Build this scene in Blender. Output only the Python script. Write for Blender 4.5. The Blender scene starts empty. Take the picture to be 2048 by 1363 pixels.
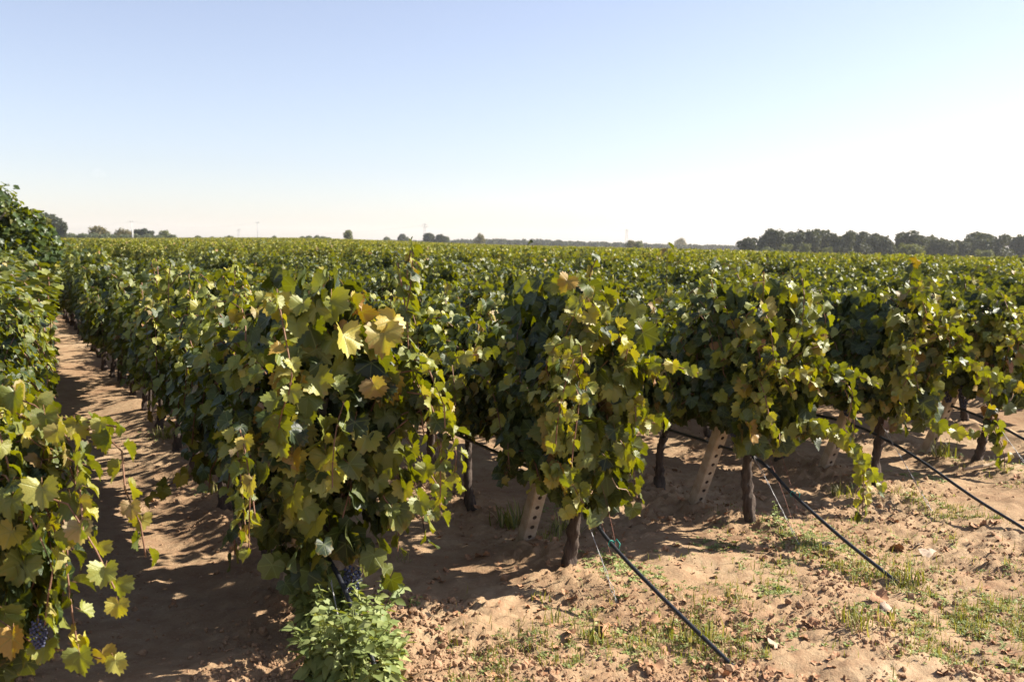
import bpy, math, random
import numpy as np
from mathutils import Matrix, Vector

sc = bpy.context.scene
rng = random.Random(7)
nr = np.random.RandomState(11)
R = math.radians

# ------------------------------------------------------------------ camera, sky, sun, exposure
H = 1.75                     # eye height
F = 35 / 36 * 2048           # focal length in pixels of the 2048 wide photograph
cam_d = bpy.data.cameras.new('camera')
cam_d.lens = 35; cam_d.sensor_width = 36
cam_d.clip_start = 0.05; cam_d.clip_end = 9000
cam_d.dof.use_dof = True; cam_d.dof.focus_distance = 5.6; cam_d.dof.aperture_fstop = 4.5
cam = bpy.data.objects.new('camera', cam_d); sc.collection.objects.link(cam)
cam.matrix_world = (Matrix.Translation((0, 0, H)) @ Matrix.Rotation(R(90 - 5.45), 4, 'X') @ Matrix.Rotation(R(0.95), 4, 'Z'))
sc.camera = cam

SUN_EL, SUN_AZ = 38.0, 75.0    # azimuth measured from +Y towards +X
world = bpy.data.worlds.new('World'); sc.world = world; world.use_nodes = True
wn = world.node_tree; wn.nodes.clear()
wo = wn.nodes.new('ShaderNodeOutputWorld'); wb = wn.nodes.new('ShaderNodeBackground')
sky = wn.nodes.new('ShaderNodeTexSky'); sky.sky_type = 'NISHITA'; sky.sun_disc = False
sky.sun_elevation = R(SUN_EL); sky.sun_rotation = R(SUN_AZ)
sky.air_density = 1.0; sky.dust_density = 0.6; sky.ozone_density = 1.5; sky.altitude = 0
tint = wn.nodes.new('ShaderNodeMix'); tint.data_type = 'RGBA'; tint.blend_type = 'MULTIPLY'; tint.inputs[0].default_value = 1
tint.inputs[7].default_value = (1.0, .965, 1.05, 1)      # a slightly rosier late-summer sky
hs = wn.nodes.new('ShaderNodeHueSaturation'); hs.inputs['Saturation'].default_value = .72      # hazy, less saturated air
wn.links.new(sky.outputs[0], hs.inputs['Color']); wn.links.new(hs.outputs[0], tint.inputs[6]); wn.links.new(tint.outputs[2], wb.inputs[0]); wn.links.new(wb.outputs[0], wo.inputs[0])
wb.inputs[1].default_value = 0.066

sun_d = bpy.data.lights.new('sun', 'SUN'); sun_d.energy = 5.0; sun_d.angle = R(0.53); sun_d.color = (1, .93, .80)
sun = bpy.data.objects.new('sun', sun_d); sc.collection.objects.link(sun)
sdir = Vector((math.sin(R(SUN_AZ)) * math.cos(R(SUN_EL)), math.cos(R(SUN_AZ)) * math.cos(R(SUN_EL)), math.sin(R(SUN_EL))))
sun.rotation_euler = sdir.to_track_quat('Z', 'Y').to_euler()
sun.location = (40, 30, 60)
vs = sc.view_settings
vs.view_transform = 'Standard'; vs.look = 'None'; vs.exposure = 1.42; vs.gamma = 1; vs.use_curve_mapping = False
sc.cycles.max_bounces = 7; sc.cycles.diffuse_bounces = 2; sc.cycles.glossy_bounces = 2
sc.cycles.transmission_bounces = 4; sc.cycles.transparent_max_bounces = 4; sc.cycles.volume_bounces = 1
SDIR = np.array(sdir)

# ------------------------------------------------------------------ helpers
COL = sc.collection
def link(o, parent=None):
    COL.objects.link(o)
    if parent is not None: o.parent = parent
    return o
def tag(o, label=None, cat=None, group=None, kind=None):
    if label: o['label'] = label
    if cat: o['category'] = cat
    if group: o['group'] = group
    if kind: o['kind'] = kind
    return o
def empty(name, loc=(0, 0, 0), rz=0.0):
    o = bpy.data.objects.new(name, None); o.empty_display_size = .1
    o.location = loc; o.rotation_euler = (0, 0, rz)
    return link(o)
def tri_mesh(name, V, T, mats, lr=None, uv=None, mi=None, smooth=False, extra=None):
    """numpy vertices (n,3), triangles (m,3)"""
    me = bpy.data.meshes.new(name)
    V = np.ascontiguousarray(V, dtype=np.float32); T = np.ascontiguousarray(T, dtype=np.int32)
    me.vertices.add(len(V)); me.vertices.foreach_set('co', V.ravel())
    me.loops.add(T.size); me.loops.foreach_set('vertex_index', T.ravel())
    me.polygons.add(len(T))
    me.polygons.foreach_set('loop_start', np.arange(0, T.size, 3, dtype=np.int32))
    me.polygons.foreach_set('loop_total', np.full(len(T), 3, dtype=np.int32))
    if mi is not None: me.polygons.foreach_set('material_index', np.ascontiguousarray(mi, dtype=np.int32))
    me.polygons.foreach_set('use_smooth', np.full(len(T), bool(smooth)))
    for m in mats: me.materials.append(m)
    if uv is not None:
        l = me.uv_layers.new(name='UVMap'); l.data.foreach_set('uv', np.ascontiguousarray(uv[T.ravel()], dtype=np.float32).ravel())
    if lr is not None:
        a = me.attributes.new('lr', 'FLOAT', 'POINT'); a.data.foreach_set('value', np.ascontiguousarray(lr, dtype=np.float32))
    me.update(calc_edges=True); me.validate()
    return me
def obj(name, me, parent=None, loc=None, rot=None, scale=None):
    o = bpy.data.objects.new(name, me)
    if loc is not None: o.location = loc
    if rot is not None: o.rotation_euler = rot
    if scale is not None: o.scale = scale
    return link(o, parent)

# smooth value noise, vectorised
def vnoise(x, y, seed=0):
    xi = np.floor(x).astype(np.int64); yi = np.floor(y).astype(np.int64)
    fx = x - xi; fy = y - yi
    fx = fx * fx * (3 - 2 * fx); fy = fy * fy * (3 - 2 * fy)
    def h(a, b):
        n = (a * 374761393 + b * 668265263 + seed * 1442695041) & 0xFFFFFFFF
        n = ((n ^ (n >> 13)) * 1274126177) & 0xFFFFFFFF
        return ((n ^ (n >> 16)) & 0xFFFF) / 65535.0
    return (h(xi, yi) * (1 - fx) + h(xi + 1, yi) * fx) * (1 - fy) + (h(xi, yi + 1) * (1 - fx) + h(xi + 1, yi + 1) * fx) * fy
def fbm(x, y, seed=0, octs=4):
    s = 0; a = .5; t = 0
    for k in range(octs):
        s = s + a * vnoise(x, y, seed + k * 17); t += a; a *= .5; x = x * 2.03 + 5.1; y = y * 2.03 + 1.7
    return s / t

# ------------------------------------------------------------------ layout of the vineyard
DV = np.array([-.457, .889]); DV = DV / np.linalg.norm(DV)      # rows run this way, away from the camera
NV = np.array([DV[1], -DV[0]])                                   # across the rows, to the right
ROW_O, ROW_S = 1.227, 1.465
ROW_T, ROW_TS = 4.22, .292
def row_xy(k, t_from_end, lat=0.0):
    o = ROW_O + ROW_S * (k - 1) + lat; t = ROW_T + ROW_TS * (k - 1) + t_from_end
    p = NV * o + DV * t
    return float(p[0]), float(p[1])
ROW_ANG = math.atan2(DV[1], DV[0])
def hor_y(px): return 474 + .0166 * px

def sstep(a, b, x):
    t = np.clip((x - a) / (b - a), 0, 1); return t * t * (3 - 2 * t)
def far_z(x, y):
    r = np.hypot(x, y); az = np.arctan2(x, np.maximum(y, 1e-3)); px = 1024 + F * np.tan(np.clip(az, -1.2, 1.2))
    k = 8.5 * np.exp(-((px - 600) / 330) ** 2) - 13.0 * sstep(1250, 2050, px) * 1.0
    return np.minimum(r, 700) * (k / F) * sstep(30, 160, r)
def gz(x, y, fine=True):
    x = np.asarray(x, dtype=float); y = np.asarray(y, dtype=float)
    o = x * NV[0] + y * NV[1]; t = x * DV[0] + y * DV[1]
    kk = (o - ROW_O) / ROW_S; fr = kk - np.round(kk)
    inside = sstep(-.9, .3, t - (ROW_T + ROW_TS * kk))
    z = far_z(x, y)
    near = 1 - sstep(25, 40, np.hypot(x, y))
    ridge = np.exp(-(fr / .17) ** 2)
    z = z + near * (.050 * ridge * (inside * .9 + .1) * (.5 + 1.0 * vnoise(t * 1.3, o * 1.3, 3)))
    z = z + near * (fbm(x * 1.2, y * 1.2, 5) - .5) * .15
    if fine:
        rough = .35 + 1.1 * ridge * inside + 1.0 * np.clip(fbm(x * 1.1 + 9, y * 1.1, 21) - .5, 0, 1) * 3
        q = fbm(x * 6.5, y * 6.5, 31, 3); q2 = np.abs(fbm(x * 16, y * 16, 41, 3) - .5) * 2
        z = z + near * rough * ((q - .5) * .060 + (.4 - q2) * .032)
        q3 = np.clip(fbm(x * 28, y * 28, 51, 2) - .52, 0, 1)
        z = z + near * rough * q3 * .055
    return z
def gz1(x, y): return float(gz(x, y))
def unproj(px, py, Y):
    """world point seen at a photograph pixel, at depth Y (rough layout aid)"""
    return Vector(((px - 1024) / F * Y, Y, H - (py - hor_y(px)) / F * Y))
def ground_at(px, py):
    Y = H * F / (py - hor_y(px)); return (px - 1024) / F * Y, Y

# ------------------------------------------------------------------ materials
def new_mat(name):
    m = bpy.data.materials.new(name); m.use_nodes = True; nt = m.node_tree; nt.nodes.clear()
    return m, nt
class NT:
    def __init__(s, nt): s.nt = nt
    def n(s, t, **kw):
        x = s.nt.nodes.new(t)
        for k, v in kw.items():
            if k == 'i':
                for a, b in v.items(): x.inputs[a].default_value = b
            else: setattr(x, k, v)
        return x
    def l(s, a, b): s.nt.links.new(a, b)
    def math(s, op, a, b=None, c=None):
        x = s.n('ShaderNodeMath', operation=op)
        for i, v in enumerate((a, b, c)):
            if v is None: continue
            if isinstance(v, (int, float)): x.inputs[i].default_value = v
            else: s.l(v, x.inputs[i])
        return x.outputs[0]
    def mix(s, f, a, b, blend='MIX'):
        x = s.n('ShaderNodeMix', data_type='RGBA', blend_type=blend)
        for i, v in ((0, f), (6, a), (7, b)):
            if isinstance(v, (int, float)): x.inputs[i].default_value = v
            elif isinstance(v, tuple): x.inputs[i].default_value = v
            else: s.l(v, x.inputs[i])
        return x.outputs[2]
    def ramp(s, f, stops, interp='LINEAR'):
        x = s.n('ShaderNodeValToRGB'); cr = x.color_ramp; cr.interpolation = interp
        while len(cr.elements) < len(stops): cr.elements.new(.5)
        for e, (p, c) in zip(cr.elements, stops): e.position = p; e.color = (*c, 1)
        if f is not None: s.l(f, x.inputs[0])
        return x.outputs[0]
    def noise(s, vec, scale, detail=3, rough=.5):
        x = s.n('ShaderNodeTexNoise', i={'Scale': scale, 'Detail': detail, 'Roughness': rough})
        if vec is not None: s.l(vec, x.inputs['Vector'])
        return x.outputs[0]

def leaf_material(name, stops, veins=True, translucent=.38, rough=.52, blotch=None, spec=.38):
    m, nt = new_mat(name); g = NT(nt)
    out = g.n('ShaderNodeOutputMaterial')
    at = g.n('ShaderNodeAttribute', attribute_name='lr'); oi = g.n('ShaderNodeObjectInfo')
    none_ = g.math('LESS_THAN', at.outputs['Fac'], .0001)
    r = g.math('ADD', at.outputs['Fac'], g.math('MULTIPLY', none_, oi.outputs['Random']))
    col = g.ramp(r, stops)
    geo = g.n('ShaderNodeNewGeometry')
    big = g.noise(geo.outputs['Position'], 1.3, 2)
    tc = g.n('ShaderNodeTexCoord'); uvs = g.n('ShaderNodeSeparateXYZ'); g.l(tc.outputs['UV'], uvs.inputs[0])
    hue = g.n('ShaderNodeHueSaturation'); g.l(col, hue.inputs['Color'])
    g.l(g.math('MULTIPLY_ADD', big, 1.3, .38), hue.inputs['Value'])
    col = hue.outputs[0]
    r2 = g.math('FRACT', g.math('MULTIPLY', r, 37.7))
    if veins:
        cmb = g.n('ShaderNodeCombineXYZ'); g.l(uvs.outputs[0], cmb.inputs[0]); g.l(uvs.outputs[1], cmb.inputs[1]); g.l(g.math('MULTIPLY', r2, 9.0), cmb.inputs[2])
        rad = g.n('ShaderNodeVectorMath', operation='LENGTH'); g.l(tc.outputs['UV'], rad.inputs[0])
        bn = g.noise(cmb.outputs[0], 5.0, 3, .6)
        # autumn blotches from the rim inwards, only on some leaves
        edge = g.math('MULTIPLY_ADD', rad.outputs['Value'], .55, g.math('MULTIPLY', bn, .9))
        amt = g.math('MULTIPLY', r2, .55)
        e = g.n('ShaderNodeMapRange', i={1: 1.32, 2: 1.62}); g.l(g.math('ADD', edge, amt), e.inputs[0])
        col = g.mix(g.math('MULTIPLY', e.outputs[0], .75), col, blotch or (.30, .17, .035, 1))
        d = None
        for a in (0, 52, -52, 106, -106):
            sx, sy = math.sin(R(a)), math.cos(R(a))
            dist = g.math('ABSOLUTE', g.math('SUBTRACT', g.math('MULTIPLY', uvs.outputs[0], sy), g.math('MULTIPLY', uvs.outputs[1], sx)))
            dot = g.math('ADD', g.math('MULTIPLY', uvs.outputs[0], sx), g.math('MULTIPLY', uvs.outputs[1], sy))
            pen = g.math('MULTIPLY', g.math('LESS_THAN', dot, 0.0), 1.0)
            dd = g.math('ADD', dist, pen)
            d = dd if d is None else g.math('MINIMUM', d, dd)
        v = g.n('ShaderNodeMapRange', i={1: .012, 2: .035, 3: 1.0, 4: 0.0}); g.l(d, v.inputs[0])
        col = g.mix(g.math('MULTIPLY', v.outputs[0], .40), col, (.20, .24, .07, 1))
    # underside paler
    bf = g.mix(g.math('MULTIPLY', geo.outputs['Backfacing'], .40), col, (.075, .095, .045, 1))
    p = g.n('ShaderNodeBsdfPrincipled', i={'Roughness': rough, 'Specular IOR Level': spec}); g.l(bf, p.inputs['Base Color'])
    if veins:
        bmp = g.n('ShaderNodeBump', i={'Strength': .35, 'Distance': .004})
        g.l(g.math('SUBTRACT', g.noise(cmb.outputs[0], 14, 2), v.outputs[0]), bmp.inputs['Height']); g.l(bmp.outputs[0], p.inputs['Normal'])
    t = g.n('ShaderNodeBsdfTranslucent')
    tcol = g.mix(.34, col, (.46, .45, .03, 1), 'MIX'); th = g.n('ShaderNodeHueSaturation', i={'Saturation': 1.15, 'Value': 1.0}); g.l(tcol, th.inputs['Color'])
    g.l(th.outputs[0], t.inputs[0])
    ms = g.n('ShaderNodeMixShader', i={0: translucent}); g.l(p.outputs[0], ms.inputs[1]); g.l(t.outputs[0], ms.inputs[2])
    g.l(ms.outputs[0], out.inputs[0])
    return m
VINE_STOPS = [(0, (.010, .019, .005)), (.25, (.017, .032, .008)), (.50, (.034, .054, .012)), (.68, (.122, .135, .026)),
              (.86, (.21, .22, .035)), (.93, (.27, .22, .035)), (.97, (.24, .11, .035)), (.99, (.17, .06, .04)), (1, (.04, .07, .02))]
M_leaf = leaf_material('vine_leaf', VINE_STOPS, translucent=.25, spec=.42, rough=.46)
M_leaf_young_lit = leaf_material('vine_leaf_young_lit', [(0, (.10, .128, .026)), (.35, (.20, .215, .040)), (.7, (.31, .29, .06)), (.9, (.38, .31, .05)), (1, (.34, .18, .04))], translucent=.30, spec=.5, rough=.46)  # shoot-tip leaves, toned brighter to stand for the sunlit ones
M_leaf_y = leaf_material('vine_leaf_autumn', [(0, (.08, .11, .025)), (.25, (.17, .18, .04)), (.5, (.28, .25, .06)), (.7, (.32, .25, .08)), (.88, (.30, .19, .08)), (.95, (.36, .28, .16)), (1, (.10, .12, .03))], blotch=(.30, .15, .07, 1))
FAR_STOPS = [(0, (.030, .045, .010)), (.2, (.085, .108, .020)), (.45, (.19, .205, .038)), (.75, (.31, .29, .060)), (.92, (.36, .29, .06)), (1, (.18, .12, .05))]
M_leaf_far = leaf_material('vine_leaf_plain', FAR_STOPS, veins=False, translucent=.33)
M_weed = leaf_material('weed_leaf', [(0, (.17, .22, .07)), (.6, (.25, .30, .10)), (1, (.33, .36, .14))], veins=False, rough=.6, translucent=.3)
M_fig = leaf_material('fig_leaf', [(0, (.035, .06, .018)), (.5, (.06, .09, .025)), (.85, (.09, .12, .03)), (1, (.13, .12, .035))], veins=False, rough=.4)
M_grass = leaf_material('grass_blade', [(0, (.08, .095, .03)), (.4, (.15, .155, .05)), (.65, (.28, .26, .09)), (.85, (.38, .31, .14)), (1, (.46, .36, .20))], veins=False, rough=.6, translucent=.35)
def simple(name, c1, c2, scale=8, rough=.8, bump=.4, dist=.01, spec=.3, stretch=None):
    m, nt = new_mat(name); g = NT(nt); out = g.n('ShaderNodeOutputMaterial')
    tc = g.n('ShaderNodeTexCoord'); vec = tc.outputs['Object']
    if stretch:
        mp = g.n('ShaderNodeMapping'); mp.inputs['Scale'].default_value = stretch; g.l(vec, mp.inputs[0]); vec = mp.outputs[0]
    nz = g.noise(vec, scale, 5, .65)
    col = g.ramp(nz, [(.3, c1), (.7, c2)])
    p = g.n('ShaderNodeBsdfPrincipled', i={'Roughness': rough, 'Specular IOR Level': spec}); g.l(col, p.inputs['Base Color'])
    if bump:
        b = g.n('ShaderNodeBump', i={'Strength': bump, 'Distance': dist}); g.l(nz, b.inputs['Height']); g.l(b.outputs[0], p.inputs['Normal'])
    g.l(p.outputs[0], out.inputs[0]); return m
M_bark = simple('vine_bark', (.030, .020, .016), (.12, .088, .070), 16, .9, 1.0, .016, stretch=(3, 3, .5))
M_cane = simple('cane_bark', (.14, .065, .04), (.24, .13, .075), 20, .6)
M_petiole = simple('petiole_red', (.22, .09, .05), (.26, .17, .07), 20, .6, 0)
M_post = simple('weathered_concrete', (.30, .21, .14), (.52, .43, .33), 9, .9, .5, .004)
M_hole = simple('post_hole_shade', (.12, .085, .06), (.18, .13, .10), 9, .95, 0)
M_pipe = simple('black_polythene', (.012, .013, .018), (.03, .032, .04), 30, .38, .15, .002, .5)
M_wire = simple('galvanised_wire', (.25, .24, .24), (.45, .44, .45), 30, .5, 0)
M_rust = simple('rusty_wire', (.16, .05, .03), (.25, .10, .06), 30, .7, 0)
M_tie = simple('green_plastic_tie', (.02, .22, .18), (.04, .33, .26), 10, .5, 0)
M_berry = simple('grape_skin', (.020, .022, .055), (.085, .095, .17), 60, .45, 0, spec=.4)
M_berry_red = simple('grape_skin_reddish', (.10, .03, .05), (.22, .10, .13), 60, .5, 0)
M_tendril = simple('dry_tendril', (.36, .24, .15), (.50, .38, .26), 20, .8, 0)
M_dry = simple('dry_leaf', (.26, .11, .05), (.46, .27, .15), 30, .75, .6, .004)
M_dry_pale = simple('dry_leaf_pale', (.30, .21, .15), (.46, .36, .27), 30, .8, .5, .004)
M_olive_bark = simple('tree_bark', (.08, .06, .05), (.20, .16, .12), 6, .9, .8, .03)
def crown_mat(name, stops, tr=.2):
    return leaf_material(name, stops, veins=False, rough=.6, translucent=tr, spec=.25)
M_dark = crown_mat('windbreak_leaf', [(0, (.018, .025, .013)), (.6, (.028, .038, .020)), (1, (.050, .055, .028))], .10)
M_olive = crown_mat('olive_leaf', [(0, (.07, .085, .05)), (1, (.14, .16, .10))])
M_bush = crown_mat('bush_leaf', [(0, (.07, .09, .025)), (1, (.15, .15, .05))])
M_brown = crown_mat('browning_leaf', [(0, (.09, .08, .03)), (1, (.20, .15, .06))])

# soil
m, nt = new_mat('sandy_soil'); g = NT(nt); out = g.n('ShaderNodeOutputMaterial')
geo = g.n('ShaderNodeNewGeometry'); P = geo.outputs['Position']
n1 = g.noise(P, .8, 4, .6); n2 = g.noise(P, 9, 5, .65); n3 = g.noise(P, 70, 4, .7)
c = g.ramp(n1, [(.3, (.25, .155, .088)), (.55, (.345, .240, .143)), (.75, (.43, .325, .210))])
c = g.mix(g.math('MULTIPLY', g.ramp(n2, [(.42, (0, 0, 0)), (.66, (1, 1, 1))]), .55), c, (.20, .105, .058, 1))
c = g.mix(g.math('MULTIPLY', g.ramp(n3, [(.45, (0, 0, 0)), (.72, (1, 1, 1))]), .45), c, (.25, .14, .08, 1))
vor = g.n('ShaderNodeTexVoronoi', i={'Scale': 38}); g.l(P, vor.inputs['Vector'])
speck = g.ramp(vor.outputs['Distance'], [(.10, (1, 1, 1)), (.17, (0, 0, 0))])
c = g.mix(g.math('MULTIPLY', speck, .30), c, (.58, .46, .36, 1))
pos2 = g.n('ShaderNodeSeparateXYZ'); g.l(P, pos2.inputs[0])
p = g.n('ShaderNodeBsdfPrincipled', i={'Roughness': .95, 'Specular IOR Level': .15}); g.l(c, p.inputs['Base Color'])
hb = g.math('ADD', g.math('MULTIPLY', n3, .6), g.math('MULTIPLY', n2, 1.2))
b = g.n('ShaderNodeBump', i={'Strength': .9, 'Distance': .012}); g.l(hb, b.inputs['Height']); g.l(b.outputs[0], p.inputs['Normal'])
g.l(p.outputs[0], out.inputs[0]); M_soil = m
M_clod = simple('clod_soil', (.24, .13, .072), (.38, .25, .15), 40, .95, .7, .006)

# ------------------------------------------------------------------ ground: one sheet, fine near the camera
def axis(lo, hi, step, far, grow=1.16):
    a = list(np.arange(lo, hi, step)); s = step; v = a[-1]
    while v < far: s *= grow; v += s; a.append(min(v, far))
    s = step; v = a[0]; pre = []
    while v > -far: s *= grow; v -= s; pre.append(max(v, -far))
    return np.array(pre[::-1] + a)
gx = axis(-2.6, 4.9, .024, 2600); gy = axis(2.6, 9.0, .026, 2600)
X, Y = np.meshgrid(gx, gy); nx, ny = len(gx), len(gy)
Z = gz(X, Y)
V = np.stack([X.ravel(), Y.ravel(), Z.ravel()], 1)
i = (np.arange(ny - 1)[:, None] * nx + np.arange(nx - 1)[None, :]).ravel()
T = np.concatenate([np.stack([i, i + 1, i + nx + 1], 1), np.stack([i, i + nx + 1, i + nx], 1)])
ground = obj('ground', tri_mesh('ground', V, T, [M_soil], smooth=True)); tag(ground, kind='structure')

# ------------------------------------------------------------------ leaf meshes
def leaf_outline(th):
    """grape leaf radius for angle th (0 = tip)"""
    a = abs(th)
    pts = [(0, 1.0), (12, .92), (27, .77), (40, .83), (52, .93), (64, .83), (79, .70), (92, .75), (106, .80), (122, .72), (140, .62), (158, .46), (172, .22), (180, .06)]
    a = math.degrees(a)
    for (p0, r0), (p1, r1) in zip(pts, pts[1:]):
        if a <= p1: f = (a - p0) / (p1 - p0); return r0 + (r1 - r0) * f
    return .06
def make_leaf(N, rings, seed, curl=1.0, teeth=.07):
    """unit leaf: petiole joint at the origin, tip along +Y, face +Z; size 1 = tip length"""
    r_ = random.Random(seed)
    asym = r_.uniform(-.08, .08); ph = r_.uniform(0, 6.28); fold = r_.uniform(.05, .42) * curl; droop = r_.uniform(-.05, .45) * curl; wav = r_.uniform(.04, .11) * curl
    deep = r_.uniform(.75, 1.0); side = r_.uniform(-.2, .2) * curl
    V = [(0, 0, 0)]; T = []
    for k, f in enumerate(rings):
        for j in range(N):
            th = -math.pi + 2 * math.pi * (j + .5) / N
            rad = leaf_outline(th) ** deep
            if f == 1.0: rad *= 1 + (teeth if j % 2 else -teeth) + r_.uniform(-.03, .03)
            else: rad = rad * .6 + .4 * min(rad, .62)
            x = math.sin(th) * rad * f * (1 + asym * math.sin(th)); y = math.cos(th) * rad * f
            z = fold * abs(x) * .9 - droop * (max(y, 0) ** 2) * .8 - droop * .5 * x * x + wav * math.sin(3 * th + ph) * f * f + side * x * y
            vein = max(math.cos(2.5 * ((math.degrees(th) % 52) / 52) * 6.283), 0)
            z += .03 * f * (abs(((math.degrees(th) / 53 + .5) % 1) - .5) * 2)
            V.append((x, y, z))
    for j in range(N):
        jn = (j + 1) % N
        if j == N - 1: continue        # petiole sinus stays open
        T.append((0, 1 + jn, 1 + j))
        for k in range(len(rings) - 1):
            a = 1 + k * N; b = a + N
            T.append((a + j, a + jn, b + j)); T.append((a + jn, b + jn, b + j))
    V = np.array(V); T = np.array(T)
    mi = np.zeros(len(T), int)
    uv = V[:, :2].copy()
    return V, T, uv, mi
def flip_up(V, T):
    a = V[T]; nrm = np.cross(a[:, 1] - a[:, 0], a[:, 2] - a[:, 0])[:, 2].sum()
    return T if nrm > 0 else T[:, ::-1]
def with_petiole(V, T, uv, mi, seed):
    r_ = random.Random(seed); L = r_.uniform(.45, .8); n = len(V); w = .018
    dx = r_.uniform(-.2, .2)
    P0 = [(-w, 0, 0), (w, 0, 0), (0, 0, .02), (dx - w, -L * .95, -.12 * L), (dx + w, -L * .95, -.12 * L), (dx, -L * .95, .03 - .12 * L)]
    TT = [(0, 1, 4), (0, 4, 3), (1, 2, 5), (1, 5, 4), (2, 0, 3), (2, 3, 5)]
    V = np.vstack([V, P0]); T = np.vstack([T, np.array(TT) + n]); uv = np.vstack([uv, np.full((6, 2), .3)])
    mi = np.concatenate([mi, np.ones(6, int)])
    return V, T, uv, mi
HERO = []
for s in range(14):
    V, T, uv, mi = make_leaf(38, (.5, 1.0), 100 + s, curl=1.9, teeth=.085); T = flip_up(V, T)
    HERO.append(with_petiole(V, T, uv, mi, s))
HERO_ME = [tri_mesh('vine_leaf', *x[:2], [M_leaf, M_petiole], uv=x[2], mi=x[3], smooth=True) for x in HERO]
HERO_N_ME = [tri_mesh('vine_leaf', *x[:2], [M_leaf_young_lit, M_petiole], uv=x[2], mi=x[3], smooth=True) for x in HERO[4:12]]
HERO_Y = [tri_mesh('vine_leaf', *x[:2], [M_leaf_y, M_petiole], uv=x[2], mi=x[3], smooth=True) for x in HERO[:8]]
MID = []
for s in range(10):
    V, T, uv, mi = make_leaf(22, (1.0,), 300 + s, curl=1.5, teeth=.06); T = flip_up(V, T); MID.append((V, T, uv, mi))
FARL = []
for s in range(4):
    f = .15 + .08 * s
    V = np.array([(0, -.25, 0), (.55, .1, f), (.42, .75, .05), (0, 1, -.2), (-.42, .75, .05), (-.55, .1, f), (0, .35, 0)]) ; T = np.array([(6, 0, 1), (6, 1, 2), (6, 2, 3), (6, 3, 4), (6, 4, 5), (6, 5, 0)])
    T = flip_up(V, T); FARL.append((V, T, V[:, :2].copy(), np.zeros(6, int)))

def frames(tip, nrm):
    """rotation matrices with +Y along tip and +Z close to nrm"""
    y = tip / np.linalg.norm(tip, axis=1, keepdims=True)
    z = nrm - (nrm * y).sum(1, keepdims=True) * y
    z = z / np.maximum(np.linalg.norm(z, axis=1, keepdims=True), 1e-6)
    x = np.cross(y, z)
    return np.stack([x, y, z], 2)
def scatter_mesh(name, protos, pos, rot, size, mats, seed=0, lr=None, smooth=False):
    r_ = np.random.RandomState(seed); n = len(pos); which = r_.randint(0, len(protos), n)
    if lr is None: lr = r_.rand(n)
    Vs, Ts, Us, Ls, Ms = [], [], [], [], []; off = 0
    for w, (V, T, uv, mi) in enumerate(protos):
        ix = np.nonzero(which == w)[0]
        if not len(ix): continue
        P = np.einsum('nij,vj->nvi', rot[ix], V) * size[ix][:, None, None] + pos[ix][:, None, :]
        k = len(V); Vs.append(P.reshape(-1, 3))
        Ts.append((T[None] + (np.arange(len(ix)) * k)[:, None, None] + off).reshape(-1, 3)); off += k * len(ix)
        Us.append(np.tile(uv, (len(ix), 1))); Ls.append(np.repeat(lr[ix], k)); Ms.append(np.tile(mi, len(ix)))
    return tri_mesh(name, np.vstack(Vs), np.vstack(Ts), mats, lr=np.concatenate(Ls), uv=np.vstack(Us), mi=np.concatenate(Ms) if len(mats) > 1 else None, smooth=smooth)

def tube(pts, radii, seg=6, closed=True):
    pts = [Vector(p) for p in pts]; V = []; T = []; n = len(pts); up = Vector((.13, .21, .97))
    for i_, p in enumerate(pts):
        d = (pts[min(i_ + 1, n - 1)] - pts[max(i_ - 1, 0)]).normalized()
        a = d.cross(up)
        if a.length < .05: a = d.cross(Vector((1, 0, 0)))
        a.normalize(); b_ = d.cross(a)
        r0 = radii[i_] if hasattr(radii, '__len__') else radii
        for k in range(seg):
            th = 2 * math.pi * k / seg; V.append(p + a * math.cos(th) * r0 + b_ * math.sin(th) * r0)
    for i_ in range(n - 1):
        for k in range(seg):
            A = i_ * seg + k; B = i_ * seg + (k + 1) % seg
            T.append((A, B, B + seg)); T.append((A, B + seg, A + seg))
    if closed:
        V.append(pts[0]); V.append(pts[-1]); c0, c1 = len(V) - 2, len(V) - 1
        for k in range(seg):
            T.append((c0, (k + 1) % seg, k)); T.append((c1, (n - 1) * seg + k, (n - 1) * seg + (k + 1) % seg))
    return np.array([tuple(v) for v in V]), np.array(T)
def join(parts):
    Vs, Ts, off = [], [], 0
    for V, T in parts:
        Vs.append(V); Ts.append(T + off); off += len(V)
    return np.vstack(Vs), np.vstack(Ts)
def spline(ctrl, step=.05):
    """catmull-rom through control points, sampled about every step"""
    c_ = [Vector(p) for p in ctrl]; c_ = [c_[0] * 2 - c_[1]] + c_ + [c_[-1] * 2 - c_[-2]]; out_ = []
    for k in range(1, len(c_) - 2):
        p0, p1, p2, p3 = c_[k - 1:k + 3]; n = max(2, int((p2 - p1).length / step))
        for j in range(n):
            t = j / n
            out_.append(.5 * ((2 * p1) + (p2 - p0) * t + (2 * p0 - 5 * p1 + 4 * p2 - p3) * t * t + (3 * p1 - p0 - 3 * p2 + p3) * t ** 3))
    out_.append(c_[-2]); return out_

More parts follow.
